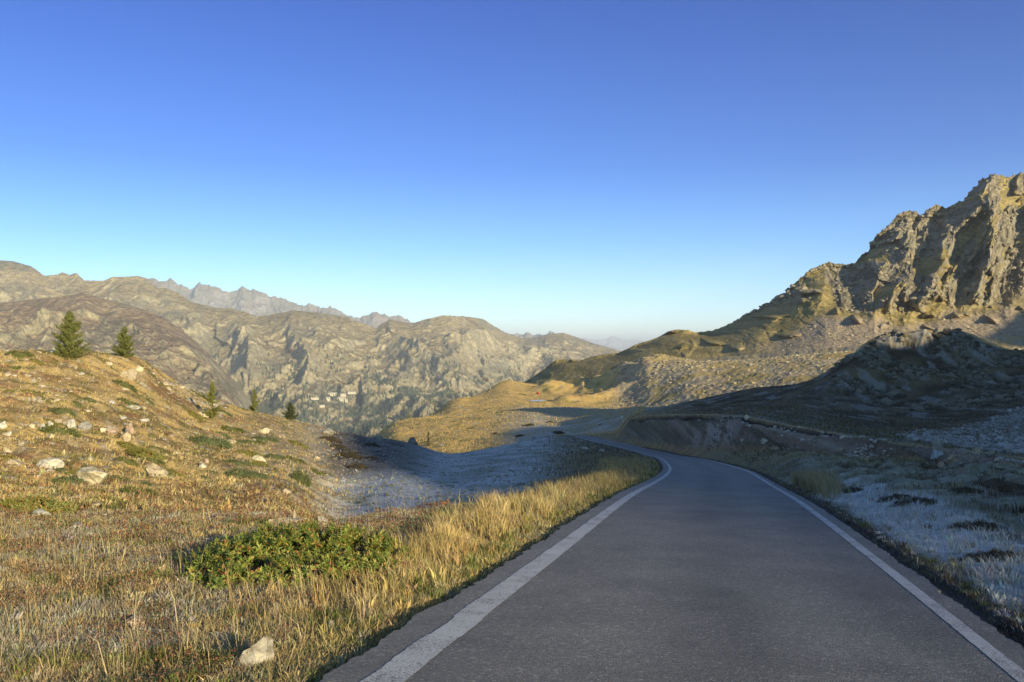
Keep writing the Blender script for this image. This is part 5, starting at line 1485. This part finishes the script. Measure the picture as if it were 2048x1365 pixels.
def house(px, py, wpx, hpx, label, dpx=8, rz=0.15, roof=0.3):
    q_ = p2hit(px, py)
    sc_ = q_[1] / F
    w2, h2, d2 = wpx * sc_ / 2, hpx * sc_, dpx * sc_ / 2
    root = empty('sanctuary_building', (q_[0], q_[1] - d2 * .5, q_[2]), rz)
    tag(root, label, 'building')
    v, f = box(w2, d2, -7, h2); wl_ = mesh_obj('wall', v, f, M_wall, parent=root)
    rh = h2 * roof
    v = np.array([[-w2 * 1.04, -d2 * 1.15, h2 + .1], [w2 * 1.04, -d2 * 1.15, h2 + .1], [w2 * 1.04, d2 * 1.15, h2 + .1], [-w2 * 1.04, d2 * 1.15, h2 + .1], [-w2 * 1.04, 0, h2 + rh], [w2 * 1.04, 0, h2 + rh]])
    loops = [0, 1, 5, 4, 2, 3, 4, 5, 1, 2, 5, 3, 0, 4, 3, 2, 1, 0]; sizes = [4, 4, 3, 3, 4]
    mesh_obj('roof', v, loops, M_roofm, parent=root, face_sizes=sizes)
    n = max(2, int(wpx / 4))
    for i in range(n):
        v, f = box(w2 / n * .25, .3, h2 * .35, h2 * .7, ox=-w2 + (i + .5) * 2 * w2 / n, oy=-d2 - .35)
        mesh_obj('window', v, f, M_win, parent=root)


house(666, 791, 18, 5, 'largest cream building of the far hamlet, long front on the upper terrace')
house(656, 800, 10, 5, 'square white building at the left foot of the hamlet')
house(683, 801, 16, 5, 'wide white building in the middle of the hamlet')
house(688, 790, 11, 3, 'low pale building right of the long cream front')
house(704, 786, 16, 2.4, 'long low shed at the upper right of the hamlet')
house(628, 797, 18, 2.2, 'low white wall-like building set apart on the left of the hamlet')
house(634, 796, 4, 4, 'small white tower house on the far left building')
house(690, 803, 10, 4, 'pale building with dark openings at the right of the hamlet')
house(646, 812, 10, 2.4, 'pinkish low hut below the hamlet')

# leaning snow pole
def snow_pole():
    x, y, z = hit(1248, 846, 150)
    root = empty('marker_pole', (x, y, z))
    tag(root, 'thin white marker pole leaning left at the end of the embankment', 'pole')
    h = 1.75
    M_pole = flat_material('pole_paint', (0.62, 0.64, 0.68), bump=0)
    v, f = tube((0, 0, -.1), (-.42, 0, h * .7), .045, .045, 8); mesh_obj('pole', v, f, M_pole, parent=root)
    v, f = tube((-.42, 0, h * .7), (-.60, 0, h), .11, .11, 8); mesh_obj('reflector', v, f, flat_material('reflector_white', (0.75, 0.78, 0.85), bump=0), parent=root)


snow_pole()

# red tent on the far flat, pale frozen pond below it
def tent():
    x, y, z = hit(1076, 789, 500)
    root = empty('tent', (x, y, z), 0.35)
    tag(root, 'tiny red tent on the golden flat above the pale pond', 'tent')
    w_, l_, h_ = .95, 1.5, 1.35
    v = np.array([[-w_, -l_, 0], [w_, -l_, 0], [w_, l_, 0], [-w_, l_, 0], [0, -l_ * .9, h_], [0, l_ * .9, h_]])
    mesh_obj('canopy', v, [0, 4, 5, 3, 1, 2, 5, 4, 2, 3, 5, 0, 1, 4], flat_material('red_cloth', (0.55, 0.06, 0.04), bump=0), parent=root, face_sizes=[4, 4, 3, 3])
    v, f = box(.3, .02, 0, .7, oy=-l_ - .02); mesh_obj('entrance', v, f, flat_material('dark_cloth', (0.08, 0.02, 0.02), bump=0), parent=root)


tent()


def pond():
    x, y, z = 15.0, 510.0, -30.24
    a = np.linspace(0, 2 * math.pi, 60, endpoint=False)
    rr_ = 1 + .18 * np.sin(2 * a + 1) + .12 * np.sin(5 * a)
    V = np.stack([x + np.cos(a) * 4.0 * rr_, y + 2 + np.sin(a) * 8 * rr_, np.full(60, z + .9)], -1)
    V = np.concatenate([V, [[x, y + 2, z + .9]]])
    f = np.array([[i, (i + 1) % 60, 60] for i in range(60)])
    m = flat_material('ice', (0.42, 0.47, 0.48), rough=.25, spec=.5, bump=0)
    tag(mesh_obj('water', V, f, m), kind='structure')


pond()

# far forest on the valley side
rr = np.random.default_rng(90)
prx = 1024 + F * P2[:420, :, 0] / P2[:420, :, 1]; pry = HY - F * P2[:420, :, 2] / P2[:420, :, 1]
wd = wooded(P2[:420, :, 0], P2[:420, :, 1], P2[:420, :, 2], S2[:420])
m_ = (prx > 380) & (prx < 1160) & (pry < 900) & (pry > 640)
ii, jj = np.nonzero(m_)
pick = rr.integers(0, len(ii), 60000)
ii, jj = ii[pick], jj[pick]
acc = (wd[ii, jj] * 0.6 + 0.30 * ss(680, 780, pry[ii, jj]) * ss(0.05, 0.25, fbm(prx[ii, jj] / 40, pry[ii, jj] / 25, 4, 304))) > rr.uniform(0, 1, len(ii))
tp = P2[ii, jj][acc][:15000]
N = len(tp); a = np.linspace(0, 2 * math.pi, 6, endpoint=False)
hgt = rr.uniform(11, 22, N); rad = hgt * .24
ring = np.stack([np.cos(a), np.sin(a), 0 * a], -1)
V = np.concatenate([tp[:, None] + ring[None] * rad[:, None, None], (tp + np.stack([0 * hgt, 0 * hgt, hgt], -1))[:, None]], 1)
f = np.array([[i, (i + 1) % 6, 6] for i in range(6)])[None] + (np.arange(N) * 7)[:, None, None]
tag(mesh_obj('forest', V, f.reshape(-1, 3), M_rock_far, np.repeat(pal([(0.045, 0.06, 0.035), (0.06, 0.075, 0.04), (0.04, 0.05, 0.035)], N, rr)[:, None], 7, 1)),
    'scattered dark larch and pine wood on the far valley side', kind='stuff')

# ================================================================== the air
def haze():
    z0, z1 = -761.0, 700.0
    v = np.array([[x, y, z] for z in (z0, z1) for x, y in ((-91000, -21000), (91000, -21000), (91000, 131000), (-91000, 131000))], float)
    f = np.array([[0, 3, 2, 1], [4, 5, 6, 7], [0, 1, 5, 4], [1, 2, 6, 5], [2, 3, 7, 6], [3, 0, 4, 7]])
    m = bpy.data.materials.new('air'); m.use_nodes = True
    n = m.node_tree.nodes; n.clear()
    out = n.new('ShaderNodeOutputMaterial'); pv = n.new('ShaderNodeVolumePrincipled')
    pv.inputs['Color'].default_value = (0.80, 0.88, 1.0, 1)
    pv.inputs['Density'].default_value = 0.000055
    pv.inputs['Anisotropy'].default_value = 0.0
    m.node_tree.links.new(pv.outputs[0], out.inputs['Volume'])
    o = mesh_obj('haze', v, f, m)
    tag(o, kind='stuff')


HAZE = True
if HAZE: haze()
